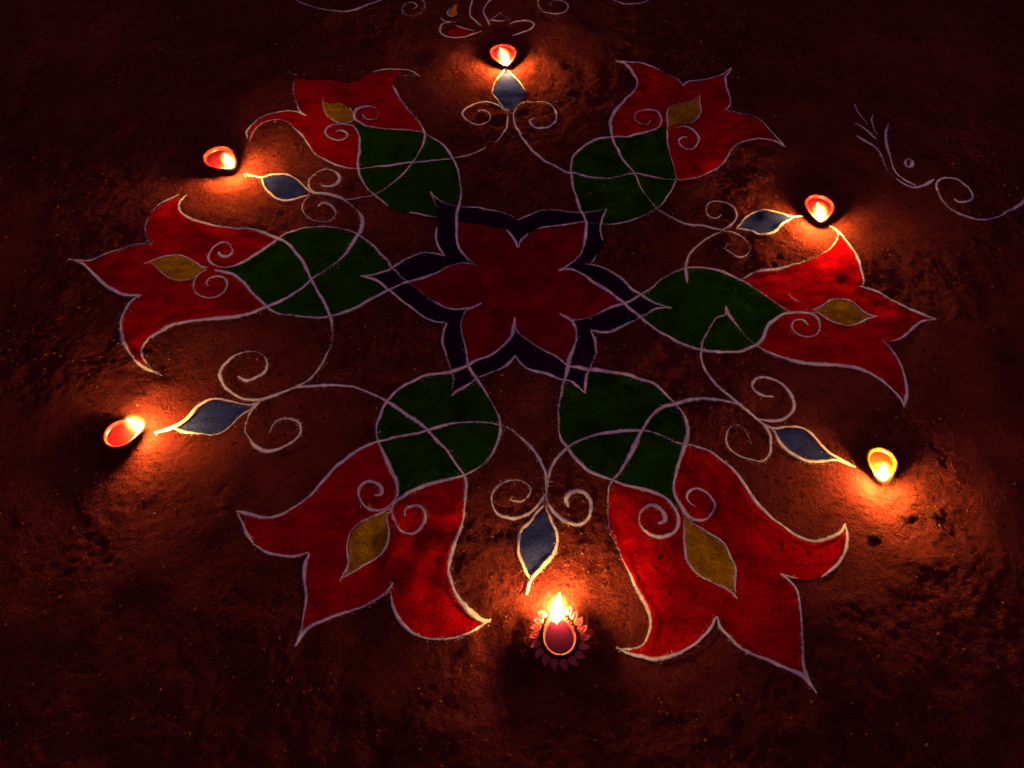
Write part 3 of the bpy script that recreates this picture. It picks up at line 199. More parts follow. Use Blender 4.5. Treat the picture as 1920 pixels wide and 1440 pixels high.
 ('flower0','bud','yellow',[(0.4157,0.5337),(0.4068,0.5283),(0.3862,0.5229),(0.3618,0.5139),(0.3445,0.4943),(0.3394,0.4679),(0.3383,0.4369),(0.3623,0.4472),(0.3855,0.4506),(0.4049,0.4679),(0.4146,0.4890),(0.4141,0.5121)]),
 ('flower1','','red',[(0.6307,0.1338),(0.6450,0.1118),(0.6529,0.0807),(0.6553,0.0491),(0.6544,0.0207),(0.6487,0.0055),(0.6647,-0.0008),(0.6830,-0.0133),(0.7023,-0.0318),(0.7208,-0.0452),(0.7410,-0.0585),(0.7493,-0.0692),(0.7365,-0.0740),(0.7190,-0.0858),(0.7000,-0.1033),(0.6829,-0.1149),(0.6599,-0.1206),(0.6664,-0.1488),(0.6714,-0.1743),(0.6704,-0.2014),(0.6667,-0.2247),(0.6551,-0.2445),(0.6520,-0.2362),(0.6419,-0.2173),(0.6265,-0.1971),(0.6060,-0.1809),(0.5781,-0.1721),(0.5453,-0.1677),(0.5110,-0.1655),(0.4920,-0.1600),(0.4707,-0.1511),(0.4495,-0.1410),(0.4352,-0.1274),(0.4481,-0.1068),(0.4593,-0.0858),(0.4734,-0.0704),(0.5009,-0.0561),(0.4912,-0.0416),(0.4748,-0.0256),(0.4600,-0.0108),(0.4503,0.0005),(0.4362,0.0220),(0.4567,0.0387),(0.4873,0.0439),(0.5134,0.0504),(0.5326,0.0569),(0.5506,0.0622),(0.5784,0.0754),(0.6003,0.0888),(0.6171,0.1050)]),
 ('flower1','bud','yellow',[(0.5487,-0.0513),(0.5630,-0.0428),(0.5801,-0.0306),(0.5954,-0.0269),(0.6139,-0.0306),(0.6254,-0.0428),(0.6382,-0.0573),(0.6462,-0.0633),(0.6215,-0.0787),(0.6012,-0.0846),(0.5831,-0.0811),(0.5687,-0.0692)]),
 ('flower2','','red',[(0.5070,-0.4641),(0.5071,-0.4811),(0.5020,-0.4961),(0.4892,-0.5141),(0.4724,-0.5295),(0.4546,-0.5398),(0.4242,-0.5446),(0.3983,-0.5382),(0.4061,-0.5462),(0.4143,-0.5595),(0.4138,-0.5849),(0.4109,-0.6111),(0.4072,-0.6331),(0.4040,-0.6525),(0.4034,-0.6701),(0.4045,-0.6826),(0.3977,-0.6771),(0.3811,-0.6687),(0.3609,-0.6596),(0.3404,-0.6511),(0.3213,-0.6418),(0.3089,-0.6258),(0.2984,-0.6111),(0.2946,-0.6007),(0.2863,-0.6119),(0.2742,-0.6237),(0.2576,-0.6375),(0.2419,-0.6454),(0.2190,-0.6525),(0.2004,-0.6553),(0.1825,-0.6504),(0.1682,-0.6446),(0.1876,-0.6346),(0.1970,-0.6215),(0.2010,-0.6111),(0.2015,-0.5977),(0.1965,-0.5788),(0.1868,-0.5579),(0.1772,-0.5342),(0.1687,-0.5133),(0.1611,-0.4886),(0.1529,-0.4684),(0.1511,-0.4470),(0.1526,-0.4251),(0.1556,-0.4037),(0.1633,-0.3883),(0.1843,-0.3974),(0.2085,-0.4037),(0.2300,-0.4118),(0.2437,-0.4224),(0.2561,-0.4365),(0.2603,-0.4207),(0.2556,-0.4046),(0.2595,-0.3846),(0.2696,-0.3549),(0.2823,-0.3264),(0.3010,-0.3273),(0.3213,-0.3350),(0.3379,-0.3493),(0.3545,-0.3680),(0.3675,-0.3919),(0.3775,-0.4162),(0.3926,-0.4383),(0.4097,-0.4556),(0.4269,-0.4709),(0.4426,-0.4802),(0.4615,-0.4852),(0.4809,-0.4802),(0.4990,-0.4709)]),
 ('flower2','bud','yellow',[(0.2668,-0.4487),(0.2771,-0.4573),(0.2948,-0.4692),(0.3103,-0.4794),(0.3224,-0.4944),(0.3278,-0.5108),(0.3316,-0.5270),(0.3271,-0.5462),(0.3242,-0.5603),(0.3154,-0.5571),(0.3035,-0.5493),(0.2868,-0.5414),(0.2729,-0.5286),(0.2637,-0.5141),(0.2630,-0.4936),(0.2661,-0.4684)]),
 ('flower3','','red',[(-0.4044,-0.4409),(-0.3919,-0.4426),(-0.3732,-0.4470),(-0.3507,-0.4461),(-0.3318,-0.4374),(-0.3136,-0.4224),(-0.2959,-0.4019),(-0.2808,-0.3773),(-0.2603,-0.3521),(-0.2370,-0.3331),(-0.2076,-0.3186),(-0.1980,-0.3398),(-0.1887,-0.3587),(-0.1795,-0.3782),(-0.1723,-0.3956),(-0.1718,-0.4118),(-0.1624,-0.4162),(-0.1428,-0.4028),(-0.1185,-0.3928),(-0.0898,-0.3846),(-0.0675,-0.3773),(-0.0651,-0.4028),(-0.0660,-0.4251),(-0.0676,-0.4513),(-0.0740,-0.4752),(-0.0811,-0.4961),(-0.0864,-0.5198),(-0.0829,-0.5462),(-0.0744,-0.5672),(-0.0584,-0.5864),(-0.0369,-0.6022),(-0.0278,-0.6037),(-0.0352,-0.6089),(-0.0537,-0.6200),(-0.0758,-0.6273),(-0.1017,-0.6288),(-0.1281,-0.6229),(-0.1438,-0.6119),(-0.1554,-0.5985),(-0.1634,-0.5834),(-0.1674,-0.5634),(-0.1908,-0.5749),(-0.2140,-0.5864),(-0.2359,-0.5940),(-0.2575,-0.6022),(-0.2757,-0.6119),(-0.2898,-0.6280),(-0.2892,-0.6170),(-0.2875,-0.5925),(-0.2885,-0.5696),(-0.2955,-0.5422),(-0.2968,-0.5222),(-0.2937,-0.5051),(-0.3167,-0.5100),(-0.3407,-0.5076),(-0.3612,-0.5027),(-0.3794,-0.4894),(-0.3919,-0.4735)]),
 ('flower3','bud','yellow',[(-0.1826,-0.4400),(-0.1998,-0.4470),(-0.2182,-0.4573),(-0.2313,-0.4701),(-0.2358,-0.4869),(-0.2345,-0.5059),(-0.2326,-0.5222),(-0.2386,-0.5382),(-0.2224,-0.5303),(-0.2057,-0.5182),(-0.1902,-0.5076),(-0.1804,-0.4936),(-0.1782,-0.4726),(-0.1840,-0.4513)]),
 ('drop0','','blue',[(-0.0061,0.6330),(0.0085,0.6119),(0.0228,0.5929),(0.0357,0.5668),(0.0320,0.5483),(0.0177,0.5193),(0.0026,0.5032),(-0.0114,0.5121),(-0.0269,0.5428),(-0.0343,0.5668),(-0.0309,0.5854),(-0.0204,0.6119)]),
 ('drop1','','blue',[(0.4439,0.1463),(0.4589,0.1689),(0.4784,0.1861),(0.4980,0.1904),(0.5228,0.1832),(0.5496,0.1760),(0.5324,0.1618),(0.5158,0.1449),(0.4981,0.1324),(0.4799,0.1338),(0.4638,0.1421)]),
 ('drop2','','blue',[(0.4325,-0.2951),(0.4528,-0.2931),(0.4743,-0.2941),(0.4859,-0.3010),(0.4971,-0.3215),(0.5111,-0.3398),(0.5248,-0.3502),(0.5056,-0.3493),(0.4846,-0.3483),(0.4646,-0.3426),(0.4476,-0.3293),(0.4379,-0.3128)]),
 ('drop3','','blue',[(0.0524,-0.4383),(0.0384,-0.4530),(0.0253,-0.4658),(0.0180,-0.4794),(0.0179,-0.4994),(0.0225,-0.5157),(0.0317,-0.5382),(0.0435,-0.5286),(0.0538,-0.5206),(0.0644,-0.5076),(0.0704,-0.4911),(0.0709,-0.4743),(0.0649,-0.4573),(0.0581,-0.4400)]),
 ('drop4','','blue',[(-0.5381,-0.2921),(-0.5258,-0.2812),(-0.5165,-0.2640),(-0.5055,-0.2456),(-0.4867,-0.2383),(-0.4575,-0.2425),(-0.4262,-0.2486),(-0.4417,-0.2650),(-0.4517,-0.2812),(-0.4657,-0.2981),(-0.4824,-0.3010),(-0.5118,-0.2971)]),
 ('drop5','','blue',[(-0.5025,0.2859),(-0.4816,0.2906),(-0.4545,0.2906),(-0.4289,0.2782),(-0.4060,0.2464),(-0.4168,0.2329),(-0.4337,0.2255),(-0.4554,0.2284),(-0.4772,0.2449),(-0.4913,0.2645)]),
 ('lampdraw','red_bowl','red',[(-0.1510,0.7847),(-0.1401,0.7953),(-0.1251,0.8017),(-0.0954,0.7868),(-0.0825,0.7804),(-0.1073,0.7657),(-0.1325,0.7657)]),
 ('lampdraw','orange_flame','orange',[(-0.1276,0.9028),(-0.1412,0.8826),(-0.1493,0.8603),(-0.1399,0.8515),(-0.1273,0.8603),(-0.1293,0.8781)]),
]
# key, rim centre, spout angle, rim half-width, flame foot, flame lean, glaze
DIYAS = [
 ('top',(-0.0147,0.6880),-1.3810,0.0293,(-0.0072,0.6490),(-0.0130,0.0112),'red'),
 ('upper_left',(-0.5906,0.3256),-0.6939,0.0293,(-0.5599,0.2978),(-0.0054,0.0050),'red'),
 ('left',(-0.6201,-0.3123),0.4507,0.0238,(-0.5875,-0.3022),(-0.0106,-0.0008),'red'),
 ('bottom',(0.0717,-0.6325),1.6888,0.0226,(0.0674,-0.6045),(0.0042,0.0236),'plate'),
 ('lower_right',(0.5835,-0.3597),-1.7804,0.0216,(0.5771,-0.3894),(-0.0071,0.0120),'ochre'),
 ('upper_right',(0.6039,0.1942),-1.6883,0.0269,(0.5988,0.1577),(-0.0133,0.0136),'red'),
]

# ------------------------------------------------------------------ helpers
def _hash(ix, iy, seed):
    n = (ix.astype(np.int64) * 374761393 + iy.astype(np.int64) * 668265263 + seed * 974711) & 0xffffffff
    n = ((n ^ (n >> 13)) * 1274126177) & 0xffffffff
    n = (n ^ (n >> 16)) & 0xffffffff
    return n / 4294967295.0 * 2 - 1

def noise(x, y, scale, seed):
    """smooth value noise in -1..1, features about `scale` metres across"""
    x = np.asarray(x, float) / scale; y = np.asarray(y, float) / scale
    x0 = np.floor(x); y0 = np.floor(y)
    u = x - x0; v = y - y0
    u = u * u * u * (u * (u * 6 - 15) + 10); v = v * v * v * (v * (v * 6 - 15) + 10)
    a = _hash(x0, y0, seed); b = _hash(x0 + 1, y0, seed); c = _hash(x0, y0 + 1, seed); d = _hash(x0 + 1, y0 + 1, seed)
    return (a * (1 - u) + b * u) * (1 - v) + (c * (1 - u) + d * u) * v

def swell(x, y):
    """gentle unevenness of the beaten earth"""
    return 0.0045 * noise(x, y, 0.21, 1) + 0.0026 * noise(x + 3, y, 0.075, 2) + 0.0018 * noise(x, y + 5, 0.028, 3) * np.clip(0.5 + 1.2 * noise(x, y, 0.16, 11), 0.1, 1.4)

def grit_relief(x, y):
    """coarse grain of the soil, rougher in some patches than others"""
    rough = np.clip(0.55 + 0.9 * noise(x, y, 0.16, 11) + 0.35 * noise(x, y, 0.05, 12), 0.12, 1.25)
    g = 0.55 * noise(x, y, 0.012, 4) + 0.85 * noise(x, y, 0.0068, 5) + 0.25 * noise(x + y, y - x, 0.021, 6)
    pits = -1.6 * np.clip(noise(x, y, 0.011, 7) - 0.62, 0, 1) * 2.2
    return np.clip(0.0011 * rough * g + 0.0012 * pits * rough, -0.0034, 0.0013)

def paint_z(x, y):
    return swell(x, y) + 0.5 * grit_relief(x, y)

def mesh_from(name, verts, faces, mat=None, smooth=False):
    me = bpy.data.meshes.new(name)
    me.from_pydata([tuple(v) for v in verts], [], [tuple(f) for f in faces])
    if mat: me.materials.append(mat)
    if smooth: me.polygons.foreach_set('use_smooth', [True] * len(me.polygons))
    me.update()
    return me

def link(name, data, parent=None, loc=None):
    o = bpy.data.objects.new(name, data)
    COL.objects.link(o)
    if parent is not None: o.parent = parent
    if loc is not None: o.location = loc
    return o

def tag(o, label=None, cat=None, group=None, kind=None):
    if label: o['label'] = label
    if cat: o['category'] = cat
    if group: o['group'] = group
    if kind: o['kind'] = kind
    return o

# ------------------------------------------------------------------ materials
class Mat:
    def __init__(self, name, rough=0.8, spec=0.3):
        self.m = bpy.data.materials.new(name); self.m.use_nodes = True
        self.n, self.l = self.m.node_tree.nodes, self.m.node_tree.links
        self.b = self.n['Principled BSDF']
        self.b.inputs['Roughness'].default_value = rough
        self.b.inputs['Specular IOR Level'].default_value = spec
        self.tc = self.n.new('ShaderNodeTexCoord')
    def noise(self, scale, detail=3, rough=0.55, vec=None, dist=0.0):
        t = self.n.new('ShaderNodeTexNoise')
        t.inputs['Scale'].default_value = scale; t.inputs['Detail'].default_value = detail
        t.inputs['Roughness'].default_value = rough; t.inputs['Distortion'].default_value = dist
        self.l.new(vec if vec is not None else self.tc.outputs['Object'], t.inputs['Vector'])
        return t.outputs['Fac']
    def stretch(self, sx, sy, sz, rot=0):
        mp = self.n.new('ShaderNodeMapping'); mp.inputs['Scale'].default_value = (sx, sy, sz)
        mp.inputs['Rotation'].default_value = (0, 0, rot)
        self.l.new(self.tc.outputs['Object'], mp.inputs['Vector'])
        return mp.outputs[0]
    def ramp(self, fac, stops):
        r = self.n.new('ShaderNodeValToRGB'); e = r.color_ramp.elements
        while len(e) < len(stops): e.new(0.5)
        for el, (p, c) in zip(e, stops):
            el.position = p; el.color = (*c, 1) if len(c) == 3 else c
        self.l.new(fac, r.inputs[0])
        return r.outputs[0]
    def math(self, op, a, b=None, clamp=False):
        m = self.n.new('ShaderNodeMath'); m.operation = op; m.use_clamp = clamp
        for i, v in enumerate((a, b)):
            if v is None: continue
            if isinstance(v, (int, float)): m.inputs[i].default_value = v
            else: self.l.new(v, m.inputs[i])
        return m.outputs[0]
    def mix(self, fac, a, b, blend='MIX'):
        m = self.n.new('ShaderNodeMix'); m.data_type = 'RGBA'; m.blend_type = blend
        for i, v in ((0, fac), (6, a), (7, b)):
            if isinstance(v, (int, float)): m.inputs[i].default_value = v
            elif isinstance(v, tuple): m.inputs[i].default_value = (*v, 1)
            else: self.l.new(v, m.inputs[i])
        return m.outputs[2]
    def color(self, c):
        if isinstance(c, tuple): self.b.inputs['Base Color'].default_value = (*c, 1)
        else: self.l.new(c, self.b.inputs['Base Color'])
    def bump(self, h, strength, dist):
        b = self.n.new('ShaderNodeBump'); b.inputs['Strength'].default_value = strength; b.inputs['Distance'].default_value = dist
        self.l.new(h, b.inputs['Height']); self.l.new(b.outputs[0], self.b.inputs['Normal'])
    def attr(self, name):
        a = self.n.new('ShaderNodeAttribute'); a.attribute_name = name
        return a.outputs['Fac']
    def alpha(self, a): self.l.new(a, self.b.inputs['Alpha'])

def ground_material():
    m = Mat('red_earth', 1.0, 0.0)
    big = m.noise(2.2, 4, 0.6)
    mid = m.noise(24, 5, 0.65)
    fine = m.noise(210, 4, 0.7)
    c = m.ramp(big, [(0.30, (0.062, 0.0094, 0.0078)), (0.55, (0.094, 0.0147, 0.0112)), (0.78, (0.142, 0.0265, 0.0135))])
    c = m.mix(0.75, c, m.ramp(mid, [(0.25, (0.45, 0.42, 0.42)), (0.5, (0.95, 0.95, 0.95)), (0.8, (1.25, 1.28, 1.25))]), 'MULTIPLY')
    c = m.mix(0.7, c, m.ramp(fine, [(0.30, (0.45, 0.42, 0.42)), (0.47, (0.98, 0.98, 0.98)), (0.72, (1.3, 1.35, 1.3))]), 'MULTIPLY')
    grains = m.math('ADD', m.noise(130, 2, 0.5), m.math('MULTIPLY', m.noise(9, 2, 0.5), 0.22))   # dark grains mixed into the soil
    c = m.mix(m.ramp(grains, [(0.77, (0, 0, 0)), (0.82, (1, 1, 1))]), c, (0.024, 0.0055, 0.005))
    m.color(c)
    h = m.math('ADD', m.math('MULTIPLY', m.noise(330, 4, 0.65), 0.7), m.math('MULTIPLY', m.noise(95, 3, 0.6), 1.0))
    m.bump(h, 1.0, 0.0042)
    return m.m

def paint_material(name, base, dark, light, rough=0.75, wear=0.0, streak=0.5, spec=0.0):
    m = Mat(name, rough, spec)
    v = m.stretch(14, 60, 40, 0.5)
    s = m.noise(1.0, 4, 0.6, v, 0.6)
    blot = m.noise(16, 4, 0.6)
    c = m.ramp(s, [(0.25, dark), (0.5, base), (0.78, light)])
    c = m.mix(streak, base, c)
    c = m.mix(0.9, c, m.ramp(blot, [(0.28, (0.48, 0.46, 0.46)), (0.5, (1, 1, 1)), (0.75, (1.2, 1.2, 1.2))]), 'MULTIPLY')
    grain = m.noise(300, 3, 0.7)   # powder grain
    c = m.mix(0.9, c, m.ramp(grain, [(0.3, (0.42, 0.42, 0.42)), (0.5, (1, 1, 1)), (0.7, (1.45, 1.45, 1.45))]), 'MULTIPLY')
    m.color(c)
    h = m.math('ADD', m.noise(240, 4, 0.65), m.math('MULTIPLY', m.noise(70, 3, 0.6), 1.2))
    m.bump(h, 0.5, 0.0014)
    if wear > 0:   # rubbed or missed spots where the earth shows through
        w = m.noise(75, 4, 0.62)
        zone = m.noise(5.0, 2, 0.5)
        t = m.math('ADD', m.math('MULTIPLY', zone, 0.35), w)
        a = m.math('MULTIPLY', m.math('SUBTRACT', 1.00 - wear, t), 16.0, True)
        m.alpha(a)
    return m.m

def chalk_material():
    m = Mat('white_rangoli_powder', 1.0, 0.0)
    n = m.noise(380, 3, 0.75)
    n2 = m.noise(60, 3, 0.6)
    m.color(m.ramp(n2, [(0.25, (0.40, 0.31, 0.33)), (0.55, (0.58, 0.48, 0.51)), (0.8, (0.68, 0.60, 0.62))]))
    edge = m.attr('edge'); thin = m.attr('thin')
    patch = m.noise(150, 4, 0.7)
    t = m.math('ADD', m.math('MULTIPLY', m.math('POWER', edge, 1.25), 0.66), m.math('MULTIPLY', m.math('MULTIPLY', thin, thin), 0.50))
    g = m.math('ADD', m.math('MULTIPLY', n, 0.55), m.math('MULTIPLY', patch, 0.62))
    a = m.math('MULTIPLY', m.math('SUBTRACT', m.math('ADD', g, 0.0), t), 2.4, True)
    m.alpha(a)
    m.bump(n, 0.6, 0.001)
    return m.m

def glaze_material(name, col, rough=0.28, spec=0.5):
    m = Mat(name, rough, spec)
    n = m.noise(260, 3, 0.6)
    m.color(m.mix(n, tuple(x * 0.75 for x in col), col))
    m.bump(m.noise(400, 2, 0.5), 0.15, 0.0006)
    m.b.inputs['Subsurface Weight'].default_value = 0.0
    return m.m

FLAME_COLOR = (1.0, 0.55, 0.115)
FLAME_POWER = 2700.0
def flame_material():
    m = bpy.data.materials.new('oil_flame'); m.use_nodes = True
    n, l = m.node_tree.nodes, m.node_tree.links
    n.clear()
    e = n.new('ShaderNodeEmission'); e.inputs['Color'].default_value = (*FLAME_COLOR, 1)
    at = n.new('ShaderNodeAttribute'); at.attribute_name = 'low_glow'   # emission weighted low for steeper falloff and longer rim shadows
    ml = n.new('ShaderNodeMath'); ml.operation = 'MULTIPLY'; ml.inputs[1].default_value = FLAME_POWER
    l.new(at.outputs['Fac'], ml.inputs[0]); l.new(ml.outputs[0], e.inputs['Strength'])
    o = n.new('ShaderNodeOutputMaterial'); l.new(e.outputs[0], o.inputs['Surface'])
    return m

HALO = 900.0  # strength of the added bloom glow
def halo_material():
    """soft bloom round the flame, imitated by an added glowing volume fading outwards"""
    m = bpy.data.materials.new('flame_halo'); m.use_nodes = True
    n, l = m.node_tree.nodes, m.node_tree.links
    n.clear()
    tc = n.new('ShaderNodeTexCoord')
    ln = n.new('ShaderNodeVectorMath'); ln.operation = 'LENGTH'
    l.new(tc.outputs['Object'], ln.inputs[0])
    mr = n.new('ShaderNodeMapRange'); mr.inputs['From Min'].default_value = 1.0; mr.inputs['From Max'].default_value = 0.3
    mr.inputs['To Min'].default_value = 0.0; mr.inputs['To Max'].default_value = 1.0
    l.new(ln.outputs['Value'], mr.inputs['Value'])
    pw = n.new('ShaderNodeMath'); pw.operation = 'POWER'; pw.inputs[1].default_value = 3.2
    l.new(mr.outputs[0], pw.inputs[0])
    ml = n.new('ShaderNodeMath'); ml.operation = 'MULTIPLY'; ml.inputs[1].default_value = HALO
    l.new(pw.outputs[0], ml.inputs[0])
    e = n.new('ShaderNodeEmission'); e.inputs['Color'].default_value = (1.0, 0.30, 0.035, 1)
    l.new(ml.outputs[0], e.inputs['Strength'])
    o = n.new('ShaderNodeOutputMaterial'); l.new(e.outputs[0], o.inputs['Volume'])
    return m

M = {
    'ground': ground_material(),
    'red': paint_material('red_paint', (0.31, 0.0015, 0.005), (0.15, 0.001, 0.003), (0.42, 0.003, 0.007), 0.6, 0.085, 0.85),
    'red_star': paint_material('crimson_paint', (0.165, 0.001, 0.008), (0.115, 0.001, 0.006), (0.20, 0.0015, 0.010), 0.7, 0.0, 0.5),
    'green': paint_material('green_paint', (0.011, 0.043, 0.003), (0.007, 0.029, 0.002), (0.016, 0.058, 0.004), 0.75, 0.05, 0.6),
    'purple': paint_material('dark_purple_paint', (0.016, 0.0012, 0.014), (0.011, 0.001, 0.010), (0.020, 0.0015, 0.018), 0.75, 0.07, 0.5),
    'yellow': paint_material('yellow_paint', (0.30, 0.150, 0.004), (0.17, 0.08, 0.003), (0.40, 0.21, 0.006), 0.7, 0.05, 0.8),
    'orange': paint_material('orange_paint', (0.55, 0.18, 0.01), (0.40, 0.12, 0.008), (0.62, 0.24, 0.02), 0.7, 0.05, 0.6),
    'blue': paint_material('blue_paint', (0.018, 0.024, 0.105), (0.010, 0.014, 0.07), (0.034, 0.040, 0.135), 0.7, 0.05, 0.7),
    'chalk': chalk_material(),
    'clay_red': glaze_material('red_glazed_clay', (0.28, 0.009, 0.009)),
    'clay_rim': glaze_material('dark_red_rim_clay', (0.040, 0.002, 0.003), 0.6, 0.08),
    'clay_petal': glaze_material('rose_painted_clay', (0.40, 0.024, 0.042), 0.5),
    'clay_plate': glaze_material('crimson_painted_clay', (0.045, 0.002, 0.004), 0.6, 0.08),
    'clay_ochre': glaze_material('ochre_glazed_clay', (0.34, 0.085, 0.006)),
    'flame': flame_material(),
    'halo': halo_material(),
}
def _simple(name, col, rough, spec=0.3, sc=300):
    m = Mat(name, rough, spec); n = m.noise(sc, 3, 0.6)
    m.color(m.mix(n, tuple(c * 0.6 for c in col), col)); m.bump(n, 0.3, 0.0005)
    return m.m
M['oil_red'] = _simple('oil_over_red_clay', (0.11, 0.004, 0.004), 0.06, 0.6, 30)
M['oil_dark'] = _simple('dark_oil', (0.012, 0.001, 0.006), 0.04, 0.5, 12)
M['oil_ochre'] = _simple('oil_over_ochre_clay', (0.15, 0.022, 0.003), 0.08, 0.6, 30)
M['cotton'] = _simple('oily_cotton', (0.16, 0.10, 0.05), 0.6)
M['char'] = _simple('charred_cotton', (0.02, 0.016, 0.014), 0.9)
M['crumb'] = _simple('dry_soil_crumb', (0.17, 0.050, 0.022), 0.95, 0.1, 120)
M['clod'] = _simple('dark_soil_clod', (0.042, 0.0075, 0.0060), 0.95, 0.1, 90)
M['speck'] = _simple('white_speck', (0.72, 0.68, 0.66), 0.6, 0.4)

# ------------------------------------------------------------------ ground
def axis(lo, hi, step, far):
    a = np.arange(lo, hi + step / 2, step)
    out_hi, s = [], step
    x = a[-1]
    while x < far:
        s *= 1.18; x += s; out_hi.append(x)
    out_lo, s = [], step
    x = a[0]
    while x > -far:
        s *= 1.18; x -= s; out_lo.append(x)
    return np.concatenate([out_lo[::-1], a, out_hi])

def build_ground():
    xs = axis(-1.28, 1.28, 0.0036, 60); ys = axis(-0.82, 0.96, 0.0036, 60)
    X, Y = np.meshgrid(xs, ys)
    fade = np.clip((1.9 - np.maximum(np.abs(X), np.abs(Y))) / 0.6, 0, 1)
    Z = swell(X, Y) + fade * grit_relief(X, Y)
    nx, ny = len(xs), len(ys)
    co = np.stack([X, Y, Z], -1).reshape(-1, 3).astype(np.float32)
    i = np.arange(nx * ny).reshape(ny, nx)
    q = np.stack([i[:-1, :-1], i[:-1, 1:], i[1:, 1:], i[1:, :-1]], -1).reshape(-1, 4).astype(np.int32)
    me = bpy.data.meshes.new('ground')
    me.vertices.add(len(co)); me.vertices.foreach_set('co', co.ravel())
    me.loops.add(q.size); me.loops.foreach_set('vertex_index', q.ravel())
    me.polygons.add(len(q))
    me.polygons.foreach_set('loop_start', np.arange(0, q.size, 4, dtype=np.int32))
    me.polygons.foreach_set('use_smooth', np.ones(len(q), dtype=bool))
    me.update(calc_edges=True)
    me.materials.append(M['ground'])
    tag(link('ground', me), kind='structure')
build_ground()

# ------------------------------------------------------------------ drawing tools
def catmull(P, step):
    P = np.asarray(P, float)
    Q = np.vstack([2 * P[0] - P[1], P, 2 * P[-1] - P[-2]])
    out, seg = [], []
    for k in range(len(P) - 1):
        p0, p1, p2, p3 = Q[k], Q[k + 1], Q[k + 2], Q[k + 3]
        d = [max(np.linalg.norm(b - a), 1e-6) ** 0.5 for a, b in ((p0, p1), (p1, p2), (p2, p3))]
        t0, t1 = 0, d[0]; t2 = t1 + d[1]; t3 = t2 + d[2]
        n = max(1, int(np.linalg.norm(p2 - p1) / step))
        for t in t1 + (t2 - t1) * np.arange(n) / n:
            A1 = (t1 - t) / (t1 - t0) * p0 + (t - t0) / (t1 - t0) * p1
            A2 = (t2 - t) / (t2 - t1) * p1 + (t - t1) / (t2 - t1) * p2
            A3 = (t3 - t) / (t3 - t2) * p2 + (t - t2) / (t3 - t2) * p3
            B1 = (t2 - t) / (t2 - t0) * A1 + (t - t0) / (t2 - t0) * A2
            B2 = (t3 - t) / (t3 - t1) * A2 + (t - t1) / (t3 - t1) * A3
            out.append((t2 - t) / (t2 - t1) * B1 + (t - t1) / (t2 - t1) * B2); seg.append(k)
    out.append(P[-1]); seg.append(len(P) - 1)
    return np.array(out), np.array(seg)

def closed_smooth(P, step):
    """smooth a closed outline but keep its sharp corners"""
    P = np.asarray(P, float); n = len(P)
    a = P - np.roll(P, 1, 0); b = np.roll(P, -1, 0) - P
    ca = (a * b).sum(1) / (np.linalg.norm(a, axis=1) * np.linalg.norm(b, axis=1) + 1e-9)
    cor = [i for i in range(n) if ca[i] < 0.55] or [0]
    out = []
    for i, c in enumerate(cor):
        e = cor[(i + 1) % len(cor)]
        idx = [c]
        while True:
            idx.append((idx[-1] + 1) % n)
            if idx[-1] == e: break
        out.append(catmull(P[idx], step)[0][:-1])
    return np.vstack(out)

def inside(poly, pts):
    x, y = pts[:, 0], pts[:, 1]; c = np.zeros(len(pts), bool)
    a = poly; b = np.roll(poly, -1, 0)
    for (x1, y1), (x2, y2) in zip(a, b):
        if y1 == y2: continue
        t = ((y1 > y) != (y2 > y)) & (x < (x2 - x1) * (y - y1) / (y2 - y1) + x1)
        c ^= t
    return c

LIFT = {'red': 0.0009, 'green': 0.0012, 'purple': 0.0018, 'red_star': 0.0026, 'yellow': 0.0016, 'blue': 0.0010, 'orange': 0.0010}
def sheet(name, mat, pts, parent, origin=(0, 0, 0)):
    poly = closed_smooth(pts, 0.006)
    # unsteady hand: the edge of the colour wanders a little
    poly = poly + 0.0009 * np.stack([noise(poly[:, 0], poly[:, 1], 0.012, 31), noise(poly[:, 0], poly[:, 1], 0.012, 32)], 1)
    st = 0.0055
    lo, hi = poly.min(0), poly.max(0)
    gx, gy = np.meshgrid(np.arange(lo[0], hi[0], st), np.arange(lo[1], hi[1], st))
    g = np.stack([gx.ravel(), gy.ravel()], 1)
    g = g + np.stack([_hash(np.arange(len(g)), np.zeros(len(g)), 5), _hash(np.arange(len(g)), np.ones(len(g)), 6)], 1) * st * 0.2
    g = g[inside(poly, g)]
    v = [Vector(p) for p in poly] + [Vector(p) for p in g]
    n = len(poly)
    res = delaunay_2d_cdt(v, [], [list(range(n))], 1, 1e-6)
    V = np.array([[p.x, p.y] for p in res[0]])
    z = paint_z(V[:, 0], V[:, 1]) + LIFT[mat]
    co = np.column_stack([V, z]) - np.array(origin)
    return link(name, mesh_from(name, co, res[2], M[mat], True), parent)

